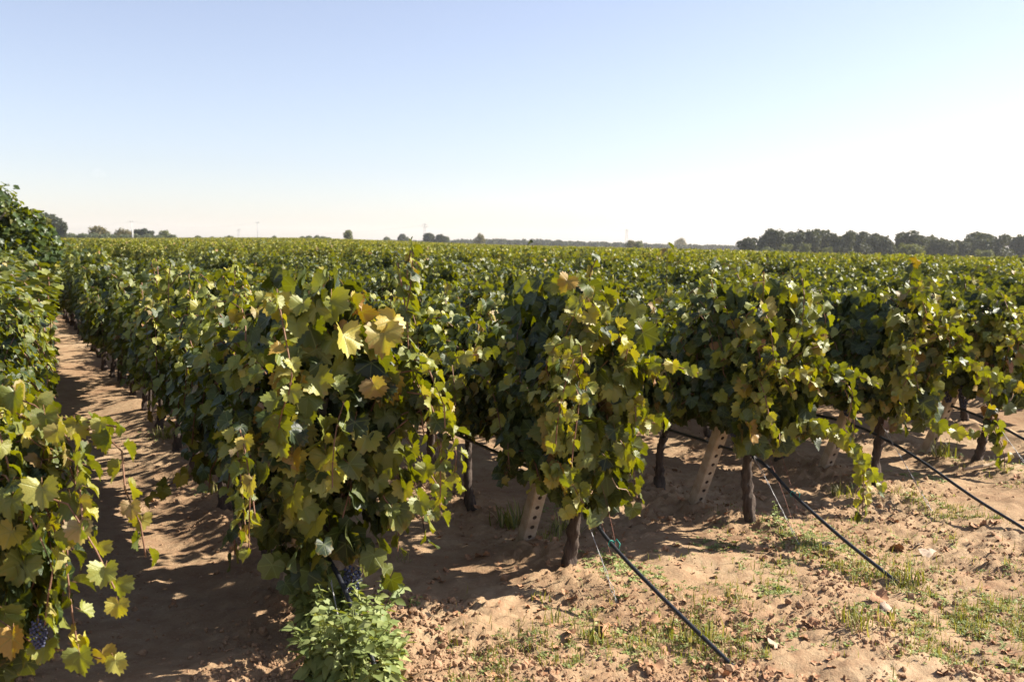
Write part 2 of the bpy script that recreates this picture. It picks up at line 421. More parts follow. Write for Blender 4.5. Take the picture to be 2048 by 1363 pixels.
# ------------------------------------------------------------------ how a vine grows (local frame: x along the row, y across, z up)
def grow_vine(seed, top=1.38, width=.46, dens=1.0, sun_local=None, x0=-.55, x1=.55, low=.33, endfan=0.0, fill=150, size=.078, core=230):
    """returns leaves [pos, tip, nrm, size] and canes [points]"""
    r_ = random.Random(seed); L = []; canes = []
    sl = Vector(sun_local) if sun_local is not None else Vector((0, -.9, .6))
    n_sh = int(36 * dens * (x1 - x0) / 1.1)
    for q in range(n_sh):
        side = 1 if q % 2 else -1
        lim = r_.uniform(.75, 1.5); xs = r_.uniform(x0 * .9, x1 * .9); kind = r_.random()
        p = Vector((xs, side * r_.uniform(0, .07), r_.uniform(.52, .68)))
        if kind < .70:
            v = Vector((r_.uniform(-.3, .3), side * r_.uniform(.0, .38), 1)); Ln = r_.uniform(.75, 1.45); g_ = r_.uniform(.035, .085)
            zt = top * r_.uniform(.80, 1.06)
        else:
            v = Vector((r_.uniform(-.5, .5), side * r_.uniform(.5, 1.0), r_.uniform(.1, .8))); Ln = r_.uniform(.4, .85); g_ = r_.uniform(.06, .12); zt = top * .7
        if endfan and r_.random() < .55: v.x -= endfan * r_.uniform(.2, 1.0)
        v.normalize(); pts = [p.copy()]; st = .046; n = int(Ln / st); nodeside = r_.choice((-1, 1))
        for s in range(n):
            f = s / n
            v += Vector((r_.gauss(0, .07), r_.gauss(0, .07) + side * .03, r_.gauss(0, .05) - g_ * (.6 + f * 1.4)))
            if p.z > zt: v.z -= .30
            if p.z > zt + .14: v.z = min(v.z, -.1)
            if abs(p.y) > width * r_.uniform(.8, 1.2): v.y *= .35; v.z -= .12
            if abs(p.y) > width * lim: v.y = -r_.uniform(.0, .5) * (1 if p.y > 0 else -1)
            if p.x < -.28 - .18 * lim and x0 > -.4: v.x = max(v.x, r_.uniform(-.1, .3))
            if p.z < low + .06 + r_.uniform(0, .10) and v.z < 0: break
            v.normalize(); p = p + v * st; pts.append(p.copy())
            u = v.cross(Vector((0, 0, 1)))
            if u.length < .1: u = Vector((1, 0, 0))
            u.normalize(); nodeside = -nodeside
            sz = size * (1.1 - .5 * f) * r_.uniform(.7, 1.15)
            outw = Vector((0, side * min(1, .25 + abs(p.y) * 2), 0)); high = max(0, min(1, (p.z - .75) / .5))
            pet = (u * nodeside * .7 + Vector((0, 0, .35)) + outw * .5) * sz * .6
            tipd = u * nodeside * .55 + Vector((0, 0, -.85 + .25 * high)) + outw * .45 + Vector((r_.gauss(0, .3), r_.gauss(0, .3), r_.gauss(0, .25)))
            nr_ = outw * (1.1 - .6 * high) + Vector((0, 0, .45 + .5 * high)) + sl * (.15 + .5 * high) + Vector((r_.gauss(0, .38), r_.gauss(0, .38), r_.gauss(0, .3)))
            L.append((p + pet, tipd, nr_, sz, f))
        if len(pts) > 2: canes.append(pts)
    for q in range(int(fill * (x1 - x0) / 1.1)):
        side = r_.choice((-1, 1)); z = r_.uniform(low + .03, top * .95); prof = math.sin(min(1, (z - low + .15) / (top - low)) * math.pi * .86 + .25)
        y = side * width * max(.25, prof) * r_.uniform(.55, 1.02); x = r_.uniform(x0, x1)
        sz = size * r_.uniform(.75, 1.25)
        L.append((Vector((x, y, z + .05)), Vector((r_.gauss(0, .35), side * .35 + r_.gauss(0, .2), -.9)), Vector((r_.gauss(0, .4), side * .9, .55 + r_.gauss(0, .3))), sz, .15))
    for q in range(int(core * (x1 - x0) / 1.1)):      # extra leaves deep inside the hedge, added to block the sun
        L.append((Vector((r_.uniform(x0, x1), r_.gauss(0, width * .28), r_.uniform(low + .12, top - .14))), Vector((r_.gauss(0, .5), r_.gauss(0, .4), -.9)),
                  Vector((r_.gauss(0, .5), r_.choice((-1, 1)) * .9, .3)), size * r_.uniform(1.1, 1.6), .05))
    return L, canes
def youth_lit(L): return np.array([a[4] if len(a) > 4 else .5 for a in L])
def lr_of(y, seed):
    q = np.random.RandomState(seed).rand(len(y)); return np.clip(np.where(q < .12, q * 8, q * .62 + .42 * y), .002, .999)  # sunlit shoots lighter, hedge sides and inside darker: light and shade put into colour
def leaf_arrays(L):
    pos = np.array([tuple(a[0]) for a in L]); tip = np.array([tuple(a[1]) for a in L]); nm = np.array([tuple(a[2]) for a in L]); sz = np.array([a[3] for a in L])
    return pos, frames(tip, nm), sz
# the sun in the local frame of a row (x along DV, y to the left of it)
LOCX = np.array([DV[0], DV[1], 0]); LOCY = np.array([-DV[1], DV[0], 0])
SUNL = (float(SDIR @ LOCX), float(SDIR @ LOCY), float(SDIR[2]))

def trunk_mesh(seed, h=.60, r0=.040, arms=(-1, 1)):
    r_ = random.Random(seed); pts = []; rad = []; dx = r_.uniform(-.10, .10); dy = r_.uniform(-.07, .07)
    n = 30
    for k in range(n):
        f = k / (n - 1)
        pts.append((dx * f + .018 * math.sin(f * 5 + seed), dy * f + .015 * math.cos(f * 6 + seed * 2), -.05 + (h + .05) * f))
        rad.append(r0 * (1.35 - .55 * f + (.35 if f > .9 else 0) + .20 * max(0, .25 - f) * 4) * r_.uniform(.82, 1.15))
    V, T = tube(pts, rad, 14)
    q = nr.RandomState if False else np.random.RandomState(seed)
    th = np.arctan2(V[:, 1], V[:, 0]); V[:, :2] += (r0 * (.16 * np.sin(th * 3 + V[:, 2] * 22 + seed) + .10 * np.sin(th * 7 - V[:, 2] * 60) + .28 * (vnoise(th * 2 + 9, V[:, 2] * 30, seed) - .5)))[:, None] * np.stack([np.cos(th), np.sin(th)], 1)
    parts = [(V, T)]
    top_ = Vector(pts[-1])
    for sgn in arms:     # the arms along the wire
        a = [top_, top_ + Vector((sgn * .10, r_.uniform(-.02, .02), .05)), top_ + Vector((sgn * .28, r_.uniform(-.03, .03), .05 + r_.uniform(-.02, .03))), top_ + Vector((sgn * .48, r_.uniform(-.03, .03), .04))]
        sp = spline(a, .06); parts.append(tube(sp, [r0 * .62 * (1 - .55 * j / len(sp)) for j in range(len(sp))], 7))
    return join(parts)
TRUNKS = []
for s in range(8):
    V, T = trunk_mesh(50 + s, h=rng.uniform(.54, .64), r0=rng.uniform(.024, .031)); TRUNKS.append(tri_mesh('vine_trunk', V, T, [M_bark], smooth=True))

TRUNKS_END = [tri_mesh('vine_trunk', *trunk_mesh(80 + s, h=.58, r0=.029, arms=(1,)), [M_bark], smooth=True) for s in range(3)]
def berry_proto():
    import bmesh
    bm = bmesh.new(); bmesh.ops.create_icosphere(bm, subdivisions=1, radius=1.0)
    V = np.array([tuple(v.co) for v in bm.verts]); T = np.array([[v.index for v in f.verts] for f in bm.faces]); bm.free()
    return V, T
BV, BT = berry_proto()
def bunch_mesh(seed, mat, n=75, L=.15, br=.0092):
    r_ = random.Random(seed); parts = [tube([(0, 0, .04), (0, 0, 0), (0, 0, -L)], .0022, 5)]
    for k in range(n):
        f = (k + .5) / n; w = .034 * math.sin(min(1, (1 - f) * 1.05 + .12) * 2.1) + .006; th = k * 2.4
        c_ = np.array([math.cos(th) * w * r_.uniform(.75, 1.05), math.sin(th) * w * r_.uniform(.75, 1.05), -L * f])
        parts.append((BV * br * r_.uniform(.85, 1.15) + c_, BT))
    V, T = join(parts); mi = np.zeros(len(T), int); mi[:len(parts[0][1])] = 1
    return tri_mesh('grape_bunch', V, T, [mat, M_cane], mi=mi, smooth=True)
BUNCH = [bunch_mesh(1, M_berry), bunch_mesh(2, M_berry, 95, .18), bunch_mesh(3, M_berry_red, 80, .16)]

# ------------------------------------------------------------------ shoots seen singly in the photograph (pixels of the photograph, depth)
SHOOTS = {}   # (row, vine index) -> list of (world control points, leaf size, spacing, hang)
def shoot(key, ctrl, size=.075, sp=.042, lift=0.0):
    SHOOTS.setdefault(key, []).append(([unproj(*c_) for c_ in ctrl], size, sp))
shoot((1, 0), [(735, 745, 4.6), (800, 728, 4.5), (880, 715, 4.5), (985, 700, 4.5)], .075, .040)
shoot((1, 0), [(740, 700, 4.5), (720, 660, 4.45), (735, 640, 4.4)], .085, .05)
shoot((1, 0), [(770, 830, 4.4), (830, 900, 4.35), (870, 960, 4.3), (893, 1000, 4.3)], .080, .045)
shoot((1, 0), [(760, 890, 4.3), (800, 960, 4.25), (845, 1010, 4.2), (870, 1030, 4.2)], .080, .045)
shoot((1, 0), [(740, 940, 4.2), (770, 1000, 4.2), (800, 1040, 4.2)], .085, .05)
shoot((1, 2), [(400, 940, 5.6), (370, 950, 5.5), (330, 970, 5.4), (295, 1000, 5.3)], .095, .05)
shoot((1, 3), [(395, 800, 7.0), (330, 815, 6.9), (300, 830, 6.8)], .09, .06)
shoot((2, 0), [(1250, 730, 5.2), (1300, 722, 5.1), (1350, 728, 5.0), (1400, 742, 5.0)], .07, .040)
shoot((2, 0), [(1230, 800, 5.1), (1280, 830, 5.0), (1320, 850, 5.0), (1335, 835, 4.9)], .085, .05)
shoot((2, 0), [(1220, 850, 5.0), (1260, 900, 5.0), (1280, 925, 4.9)], .085, .05)
shoot((2, 0), [(1180, 640, 5.0), (1180, 590, 4.95), (1150, 560, 4.9), (1115, 565, 4.9)], .09, .05)
shoot((2, 2), [(980, 720, 6.4), (940, 790, 6.2), (880, 800, 6.1), (845, 808, 6.1)], .08, .05)
shoot((2, 1), [(1010, 690, 6.0), (985, 640, 5.9), (965, 605, 5.8)], .10, .05)
shoot((3, 0), [(1640, 745, 6.1), (1690, 735, 6.0), (1730, 752, 5.9), (1765, 765, 5.9)], .08, .04)
shoot((3, 0), [(1640, 850, 6.0), (1700, 880, 5.9), (1740, 940, 5.9), (1745, 1040, 5.8)], .075, .035)
shoot((3, 0), [(1660, 860, 6.0), (1720, 900, 5.9), (1770, 960, 5.8), (1785, 985, 5.8)], .075, .035)
shoot((3, 0), [(1640, 690, 6.0), (1650, 620, 6.0), (1620, 590, 5.9)], .09, .05)
shoot((4, 0), [(1880, 740, 7.0), (1930, 725, 6.9), (1990, 745, 6.8), (2045, 770, 6.7)], .085, .045)
shoot((4, 0), [(1890, 850, 7.0), (1950, 870, 6.9), (2010, 850, 6.8)], .085, .05)
shoot((5, 0), [(2000, 850, 7.9), (2025, 900, 7.8), (2030, 960, 7.7)], .09, .05)
shoot((4, 3), [(1800, 620, 9.6), (1815, 570, 9.5), (1820, 520, 9.4)], .11, .06)
shoot((3, 5), [(1330, 600, 11.0), (1330, 540, 10.9), (1330, 492, 10.8)], .10, .07)
shoot((4, 10), [(1055, 560, 17.0), (1060, 520, 16.9), (1062, 487, 16.8)], .13, .09)
shoot((0, 0), [(40, 860, 3.6), (100, 850, 3.55), (170, 840, 3.5), (225, 850, 3.45)], .085, .05)
shoot((0, 0), [(150, 850, 3.5), (235, 900, 3.45), (240, 980, 3.4), (270, 1050, 3.4), (280, 1120, 3.4)], .095, .05)
shoot((0, 0), [(80, 980, 3.2), (150, 1060, 3.2), (200, 1150, 3.2), (225, 1220, 3.2)], .10, .06)
shoot((0, 0), [(10, 1290, 3.2), (80, 1310, 3.2), (150, 1330, 3.1), (215, 1340, 3.1)], .10, .08)
shoot((0, 0), [(-20, 800, 3.5), (30, 790, 3.4), (90, 830, 3.4), (130, 880, 3.3)], .10, .05)

TO_LOCAL_R = Matrix.Rotation(-ROW_ANG, 3, 'Z')
# ------------------------------------------------------------------ vines in view, sorted by how near they stand
def vine_along(k, i_):
    r_ = random.Random(k * 977 + i_ * 31)
    if k == 2 and i_ < 4: return (0, 1.28, 2.02, 2.98)[i_]
    return i_ * 1.02 + (r_.uniform(-.08, .08) if i_ else 0)
cand = []
for k in range(0, 40):
    for i_ in range(0, 60):
        x, y = row_xy(k, vine_along(k, i_))
        d = math.hypot(x, y); az = math.degrees(math.atan2(x, y))
        lim = 29.0 + math.degrees(math.atan2(.6, max(d, .5)))
        if y > 0 and abs(az) < lim and d < 60 or (k == 0 and i_ < 3) or (k == 5 and i_ == 0): cand.append((d, k, i_))
cand.sort(); chosen = cand[:300]; CH = {(k, i_) for _, k, i_ in chosen}
R_SINGLE = chosen[-1][0]
ORD = ['first', 'second', 'third', 'fourth', 'fifth', 'sixth', 'seventh', 'eighth', 'ninth', 'tenth']
ROWNAME = {0: 'leftmost row', 1: 'row right of the path', 2: 'middle row',
           3: 'row right of the middle', 4: 'fourth row, near the right edge', 5: 'fifth row, at the right edge'}
ENDLAB = {0: 'big bushy end grapevine at the bottom left corner, yellowing leaves above grapes',
          1: 'tallest end grapevine beside the path, blue grapes above pale green weeds',
          2: 'end grapevine of the middle row, its bare trunk beside a holed post',
          3: 'end grapevine with a long yellow-green shoot hanging nearly to the ground',
          4: 'end grapevine near the right edge, long leafy shoot reaching right',
          5: 'dark end grapevine at the right edge above a dry cane'}
HERO_N = 24
heroes = {(k, i_) for _, k, i_ in chosen[:HERO_N]} | {(0, 0), (1, 0), (2, 0), (3, 0), (4, 0), (5, 0)}
VAR = []
for s in range(12):
    L, C_ = grow_vine(900 + s, top=(1.02, 1.14, 1.2, 1.26, 1.34)[s % 5], width=.22 + .025 * (s % 3), sun_local=SUNL, dens=1.2, fill=380, size=.066, low=.50)
    pos, rot, sz = leaf_arrays(L)
    fm = scatter_mesh('vine_foliage', MID, pos, rot, sz, [M_leaf], seed=s, lr=lr_of(youth_lit(L), s), smooth=True)
    cm = tri_mesh('vine_canes', *join([tube(c_[::2], .0032, 3, False) for c_ in C_ if len(c_) > 4]), [M_cane])
    VAR.append((fm, cm))

def add_leaf(parent, p, R3, s, rs, yel=.08, young_lit=0.0):
    yel *= 1.7 * max(0.12, min(1, .15 + (p[2] - .75) * .9)) + (.12 if p[0] < -.12 else 0) + (.04 if p[1] < 0 else 0) if yel < .4 else 1
    pool = HERO_Y if rs.random() < yel else (HERO_N_ME if rs.random() < young_lit else HERO_ME)  # yellow leaves favoured on sunny parts, lit-toned ones at shoot tips
    o = bpy.data.objects.new('leaf', pool[rs.randrange(len(pool))])
    M = Matrix(((R3[0][0], R3[0][1], R3[0][2]), (R3[1][0], R3[1][1], R3[1][2]), (R3[2][0], R3[2][1], R3[2][2]))).to_4x4()
    o.matrix_basis = Matrix.Translation(p) @ M @ Matrix.Diagonal((s, s, s, 1))
    COL.objects.link(o); o.parent = parent
    return o
camL = Vector((0, 0, H))
def vine_label(k, i_):
    rn = ROWNAME.get(k)
    if i_ == 0 and k in ENDLAB: return ENDLAB[k], 'grapevines in the hedge rows'
    if rn and i_ < 10: return f'leafy green grapevine, {ORD[i_]} from the near end of the {rn}', 'grapevines in the hedge rows'
    if rn: return f'green grapevine far back in the {rn}', f'grapevines far back in the {rn}'
    if k < 10: return f'green and yellow grapevine in the {ORD[k]} row, {"near" if i_ < 6 else "away from"} the right edge', f'grapevines in the {ORD[k]} row from the path'
    if i_ == 0 and k < 10: return f'end grapevine of a row partly hidden beyond the right edge', 'end grapevines beyond the fifth row'
    return 'green and yellow grapevine in the rows behind the fifth one', 'grapevines in the rows behind'
END_P = {0: dict(top=1.02, width=.40, low=.20), 1: dict(top=1.60, width=.34, low=.26), 2: dict(top=1.56, width=.25, low=.36),
         3: dict(top=1.50, width=.24, low=.50), 4: dict(top=1.42, width=.24, low=.50), 5: dict(top=1.38, width=.30, low=.50)}
for d, k, i_ in chosen:
    x, y = row_xy(k, vine_along(k, i_)); z = gz1(x, y)
    r_ = random.Random(k * 131 + i_ * 7 + 3)
    root = empty('grapevine', (x, y, z - .01), ROW_ANG)
    lab, grp = vine_label(k, i_); tag(root, lab, 'grapevine', grp)
    tme = TRUNKS[r_.randrange(8)]
    flip_ = r_.choice((0, math.pi))
    if i_ == 0: tme, flip_ = TRUNKS_END[k % 3], 0
    obj('trunk', tme, root, rot=(0, 0, flip_), scale=(1, 1, r_.uniform(.9, 1.1)))
    if (k, i_) in heroes:
        pr = dict(top=r_.uniform(1.12, 1.34), width=.26, low=.52)
        if i_ == 0: pr = END_P.get(k, pr)
        elif k == 1: pr = dict(top=r_.uniform(1.28, 1.42), width=.28, low=.50)
        elif k == 0: pr = dict(top=(.98, .84, .90, 1.0, 1.1, 1.2)[min(i_, 5)], width=.34 if i_ < 2 else .46, low=.28)
        elif k == 2 and i_ in (1, 2, 3): pr = dict(top=r_.uniform(1.1, 1.25), width=.26, low=.50)
        end = i_ == 0; yel = {0: .39, 1: .14, 2: .08, 3: .08}.get(k, .08) if i_ < 2 else (.22 if k == 0 else .07)
        L, C_ = grow_vine(k * 53 + i_ * 5 + 1, sun_local=SUNL, dens=1.6 if end else 1.35, fill=640 if end else 540,
                          x0=-.28 if end else -.55, endfan=.30 if end else 0, size=.064, **pr)
        if end:    # leaves hanging over the open end of the row
            for q in range(110):
                zz = r_.uniform(pr['low'], pr['top'] * .92)
                L.append((Vector((-r_.uniform(.14, .30), r_.uniform(-.28, .28), zz)), Vector((-.3 + r_.gauss(0, .2), r_.gauss(0, .4), -.9)),
                          Vector((-.9, r_.gauss(0, .5), .45 + r_.gauss(0, .25))), .072 * r_.uniform(.7, 1.45)))
        SL = []
        for ctrl, size, sp in SHOOTS.get((k, i_), []):
            loc = [TO_LOCAL_R @ (c_ - Vector((x, y, z))) for c_ in ctrl]
            # tie the shoot to the head of the vine
            path = spline([Vector((loc[0].x * .5, loc[0].y * .3, max(.6, loc[0].z - .15)))] + loc, sp); C_.append(path)
            n = len(path); ns = 1; toc = (TO_LOCAL_R @ (camL - Vector((x, y, z)))).normalized()
            for j in range(2, n):
                dd = (path[min(j + 1, n - 1)] - path[j - 1]).normalized(); u = dd.cross(Vector((0, 0, 1)))
                if u.length < .2: u = Vector((0, 1, 0))
                u.normalize(); ns = -ns; f = j / n; s_ = size * (.68 if k == 0 else .82) * (1.15 - .5 * f) * r_.uniform(.85, 1.15)
                SL.append((path[j] + u * ns * s_ * .35 + Vector((0, 0, s_ * .15)), Vector((0, 0, -.9)) + u * ns * .45 + dd * .25 + Vector((r_.gauss(0, .15), r_.gauss(0, .15), 0)),
                           u * ns * .8 + Vector((0, 0, .75)) + toc * .35 + Vector((r_.gauss(0, .2), r_.gauss(0, .2), r_.gauss(0, .15))), s_))
        pos, rot, sz = leaf_arrays(L)
        toc = np.array(TO_LOCAL_R @ (camL - Vector((x, y, z))))
        # the leaves nearest to the eye become parts one by one, the rest stays one mass
        score = np.linalg.norm(pos - toc, axis=1) - .9 * sz; order = np.argsort(score)
        nsing = 300 - min(len(SL), 150); single = order[:nsing]; rest = order[nsing:]
        if SL:
            p2, r2_, s2 = leaf_arrays(SL); p1 = p2[:150]
            for q in range(len(p1)): add_leaf(root, p1[q], r2_[q], s2[q], r_, yel, .75)
        yo = youth_lit(L)
        for q in single: add_leaf(root, pos[q], rot[q], sz[q], r_, yel, max(0, yo[q] * 1.5 - .25) * (.5 if k == 0 else 1))
        if len(rest):
            fo = obj('foliage', scatter_mesh('vine_foliage', MID, pos[rest], rot[rest], sz[rest], [M_leaf], seed=i_ + k * 9, lr=lr_of(youth_lit(L)[rest], i_ + k * 9), smooth=True), root); tag(fo, kind='stuff')
        cm = tri_mesh('vine_canes', *join([tube(c_[::2] if len(c_) > 5 else c_, .0034, 4, False) for c_ in C_ if len(c_) > 3]), [M_cane], smooth=True)
        tag(obj('canes', cm, root), kind='stuff')
        if (k, i_) in heroes and k <= 5 and k != 0:
            for q in range(3):
                b_ = obj('grape_bunch', BUNCH[q % 2], root, loc=(r_.uniform(.0, .35), r_.uniform(-.08, .08), r_.uniform(.58, .72)), rot=(0, 0, r_.uniform(0, 6)))
    else:
        fm, cm = VAR[r_.randrange(12)]; mir = r_.choice((-1, 1))
        rz = r_.choice((0, math.pi)); s_ = (r_.uniform(.98, 1.1), mir * r_.uniform(.92, 1.08), r_.uniform(.92, 1.08) * (.92 if k == 2 else 1))
        if k == 0: s_ = (s_[0], s_[1] * 1.7, s_[2])
        if rz: s_ = (s_[0], s_[1], s_[2])
        o = obj('foliage', fm, root, rot=(0, 0, rz), scale=s_); tag(o, kind='stuff')
        if d < 16:
            tag(obj('canes', cm, root, rot=(0, 0, rz), scale=s_), kind='stuff')
        if (k, i_) in SHOOTS:
            for ctrl, size, sp in SHOOTS[(k, i_)]:
                loc = [TO_LOCAL_R @ (c_ - Vector((x, y, z))) for c_ in ctrl]; path = spline(loc, sp); ns = 1
                obj('cane', tri_mesh('vine_cane', *tube(path, .004, 4), [M_cane]), root)
                LL = []
                for j in range(len(path)):
                    ns = -ns; s_2 = size * .66 * r_.uniform(.8, 1.1)
                    LL.append((path[j] + Vector((0, ns * .03, .02)), Vector((r_.gauss(0, .3), ns * .7, -.6)), Vector((r_.gauss(0, .3), ns * .5, .9)), s_2))
                pos, rot, sz = leaf_arrays(LL)
                for q in range(len(pos)): add_leaf(root, pos[q], rot[q], sz[q], r_)

def vine_root(k, i_):
    x, y = row_xy(k, vine_along(k, i_))
    return next(o for o in COL.objects if o.name.startswith('grapevine') and abs(o.location.x - x) < 1e-3 and abs(o.location.y - y) < 1e-3)
def to_vine(k, i_, wpt):
    rt = vine_root(k, i_); return rt, TO_LOCAL_R @ (Vector(wpt) - rt.location)
for key, pt, q, sc_ in [((1, 0), (703, 1150, 4.15), 0, .9), ((1, 0), (690, 1160, 4.2), 1, .9), ((1, 0), (592, 1150, 4.35), 1, .75), ((0, 0), (55, 1262, 3.15), 0, .6),
                        ((2, 0), (1160, 765, 5.12), 2, .95), ((2, 0), (1222, 955, 5.3), 0, .6), ((2, 1), (1100, 700, 5.7), 2, .9)]:
    rt, lp = to_vine(*key, unproj(*pt)); obj('grape_bunch', BUNCH[q], rt, loc=lp, scale=(sc_,) * 3)
rt, lp = to_vine(1, 0, unproj(705, 1180, 4.15))
for q, pts in enumerate([[(0, 0, .02), (-.005, .02, -.03), (.0, .035, -.06), (0, .02, -.09)], [(0, 0, 0), (.02, -.02, -.03), (.02, -.05, -.045), (.03, -.10, -.05)], [(0, -.01, .08), (0, -.045, .05), (.01, -.03, 0), (0, -.025, -.05)]]):
    V, T = tube(spline([tuple(np.array(p_) + np.array(lp)) for p_ in pts], .01), .0022, 5); obj('tendril', tri_mesh('tendril', V, T, [M_tendril], smooth=True), rt)

# ------------------------------------------------------------------ rows beyond: one mass, instanced canopy lengths
def canopy_segment(seed, length, n, protos, size, top, width, low=.35):
    r_ = np.random.RandomState(seed); x = r_.uniform(-length / 2, length / 2, n); side = np.where(r_.rand(n) < .5, -1, 1)
    hmod = (fbm(x * 1.7 + seed * 7, x * 0 + seed, seed, 3) - .5) * .62
    u = r_.rand(n) ** .62; ang = u * 1.0            # more leaves near the top
    zt = top + hmod
    z = low + (zt - low) * u + r_.normal(0, .04, n)
    y = side * width * np.sqrt(np.clip(1.05 - u ** 2.2, 0, 1)) * r_.uniform(.55, 1.1, n)
    y = np.where(r_.rand(n) < .3, y * .35, y)
    tall = r_.rand(n) < .07; z = np.where(tall, zt + r_.rand(n) * .22, z); y = np.where(tall, y * .5, y)
    pos = np.stack([x, y, z], 1)
    nm = np.stack([r_.normal(0, .45, n), side * (1 - u) * 1.2 + r_.normal(0, .4, n), .45 + .8 * u + r_.normal(0, .3, n)], 1) + .4 * np.array(SUNL)
    tip = np.stack([r_.normal(0, .6, n), side * .6 + r_.normal(0, .4, n), -.6 + r_.normal(0, .3, n)], 1)
    return scatter_mesh('canopy_length', protos, pos, frames(tip, nm), size * r_.uniform(.7, 1.3, n), [M_leaf_far], seed=seed)
LODS = [[canopy_segment(60 + s, 2.1, 2100, FARL, .078, 1.24, .25) for s in range(4)], [canopy_segment(70 + s, 8.3, 2600, FARL, .15, 1.27, .30) for s in range(4)]]
protos = []
for li, ms_ in enumerate(LODS):
    for me in ms_:
        protos.append(bpy.data.objects.new('canopy_length', me))   # never linked: only the source of the instances
pts, idx, rots, scl = [], [], [], []
TEND = 720
for k in range(-14, 420):
    t = 0.0; r_ = random.Random(5000 + k)
    o_ = ROW_O + ROW_S * (k - 1)
    while True:
        x, y = row_xy(k, t + .5); d = math.hypot(x, y)
        if d > 760 or t > TEND: break
        az = math.degrees(math.atan2(x, y))
        pxp = 1024 + F * math.tan(math.atan2(x, y)) if y > 0 else 9999
        lim_d = 300 if pxp > 1490 else (300 + (1490 - pxp) * 1.1 if pxp > 1100 else 640)
        wide = d > 70
        ln = 8.0 if wide else 2.0
        if y < 0 or abs(az) > 50 and d > 45 or d > lim_d or abs(az) > 33 and wide: t += ln; continue
        ok = True
        if d < R_SINGLE + 3:      # leave out what stands as single vines
            i0 = int(t / 1.02); near = [(k, q) in CH for q in (i0, i0 + 1)]
            if any(near): t += 1.02; continue
        if wide: xm, ym = row_xy(k, t + 4.0)
        else: xm, ym = row_xy(k, t + .9)
        pts.append((xm, ym, float(far_z(xm, ym)) + 0.0)); idx.append(r_.randrange(4) + (4 if wide else 0))
        rots.append(ROW_ANG + (math.pi if r_.random() < .5 else 0)); scl.append((1, 1, r_.uniform(.93, 1.07)))
        t += ln
pts = np.array(pts); me = bpy.data.meshes.new('vineyard_rows'); me.vertices.add(len(pts)); me.vertices.foreach_set('co', pts.astype(np.float32).ravel())
a = me.attributes.new('pick', 'INT', 'POINT'); a.data.foreach_set('value', np.array(idx, dtype=np.int32))
a = me.attributes.new('turn', 'FLOAT_VECTOR', 'POINT'); a.data.foreach_set('vector', np.stack([np.zeros(len(rots)), np.zeros(len(rots)), np.array(rots)], 1).astype(np.float32).ravel())
a = me.attributes.new('size', 'FLOAT_VECTOR', 'POINT'); a.data.foreach_set('vector', np.array(scl, dtype=np.float32).ravel())
me.update()
field = obj('vineyard_rows', me); tag(field, kind='stuff'); field['label'] = 'rows of green and yellow grapevines running back to the horizon'; field['category'] = 'vineyard'
ng = bpy.data.node_groups.new('vineyard_rows', 'GeometryNodeTree')
ng.interface.new_socket('Geometry', in_out='INPUT', socket_type='NodeSocketGeometry'); ng.interface.new_socket('Geometry', in_out='OUTPUT', socket_type='NodeSocketGeometry')
gi = ng.nodes.new('NodeGroupInput'); go = ng.nodes.new('NodeGroupOutput')
iop = ng.nodes.new('GeometryNodeInstanceOnPoints'); g2i = ng.nodes.new('GeometryNodeGeometryToInstance')
for o in reversed(protos):     # the multi-input socket keeps them in reverse order of linking
    oi = ng.nodes.new('GeometryNodeObjectInfo'); oi.inputs[0].default_value = o; oi.inputs['As Instance'].default_value = True
    ng.links.new(oi.outputs['Geometry'], g2i.inputs[0])
iop.inputs['Pick Instance'].default_value = True
def named(nm, dt):
    n_ = ng.nodes.new('GeometryNodeInputNamedAttribute'); n_.data_type = dt; n_.inputs[0].default_value = nm; return n_.outputs[0]
ng.links.new(gi.outputs[0], iop.inputs['Points'])
# pick each prototype on its own so that the order cannot matter
jn = ng.nodes.new('GeometryNodeJoinGeometry')
ng.nodes.remove(g2i); ng.nodes.remove(iop)
ois = [n_ for n_ in ng.nodes if n_.bl_idname == 'GeometryNodeObjectInfo']
pk = named('pick', 'INT'); tn = named('turn', 'FLOAT_VECTOR'); sz_ = named('size', 'FLOAT_VECTOR')
for oi in ois:
    q = protos.index(oi.inputs[0].default_value)
    cp = ng.nodes.new('FunctionNodeCompare'); cp.data_type = 'INT'; cp.operation = 'EQUAL'; ng.links.new(pk, cp.inputs[2]); cp.inputs[3].default_value = q
    ip = ng.nodes.new('GeometryNodeInstanceOnPoints'); ng.links.new(gi.outputs[0], ip.inputs['Points']); ng.links.new(cp.outputs[0], ip.inputs['Selection'])
    ng.links.new(oi.outputs['Geometry'], ip.inputs['Instance'])
    e2r = ng.nodes.new('FunctionNodeEulerToRotation'); ng.links.new(tn, e2r.inputs[0]); ng.links.new(e2r.outputs[0], ip.inputs['Rotation'])
    ng.links.new(sz_, ip.inputs['Scale']); ng.links.new(ip.outputs[0], jn.inputs[0])
ng.links.new(jn.outputs[0], go.inputs[0])
md = field.modifiers.new('rows', 'NODES'); md.node_group = ng

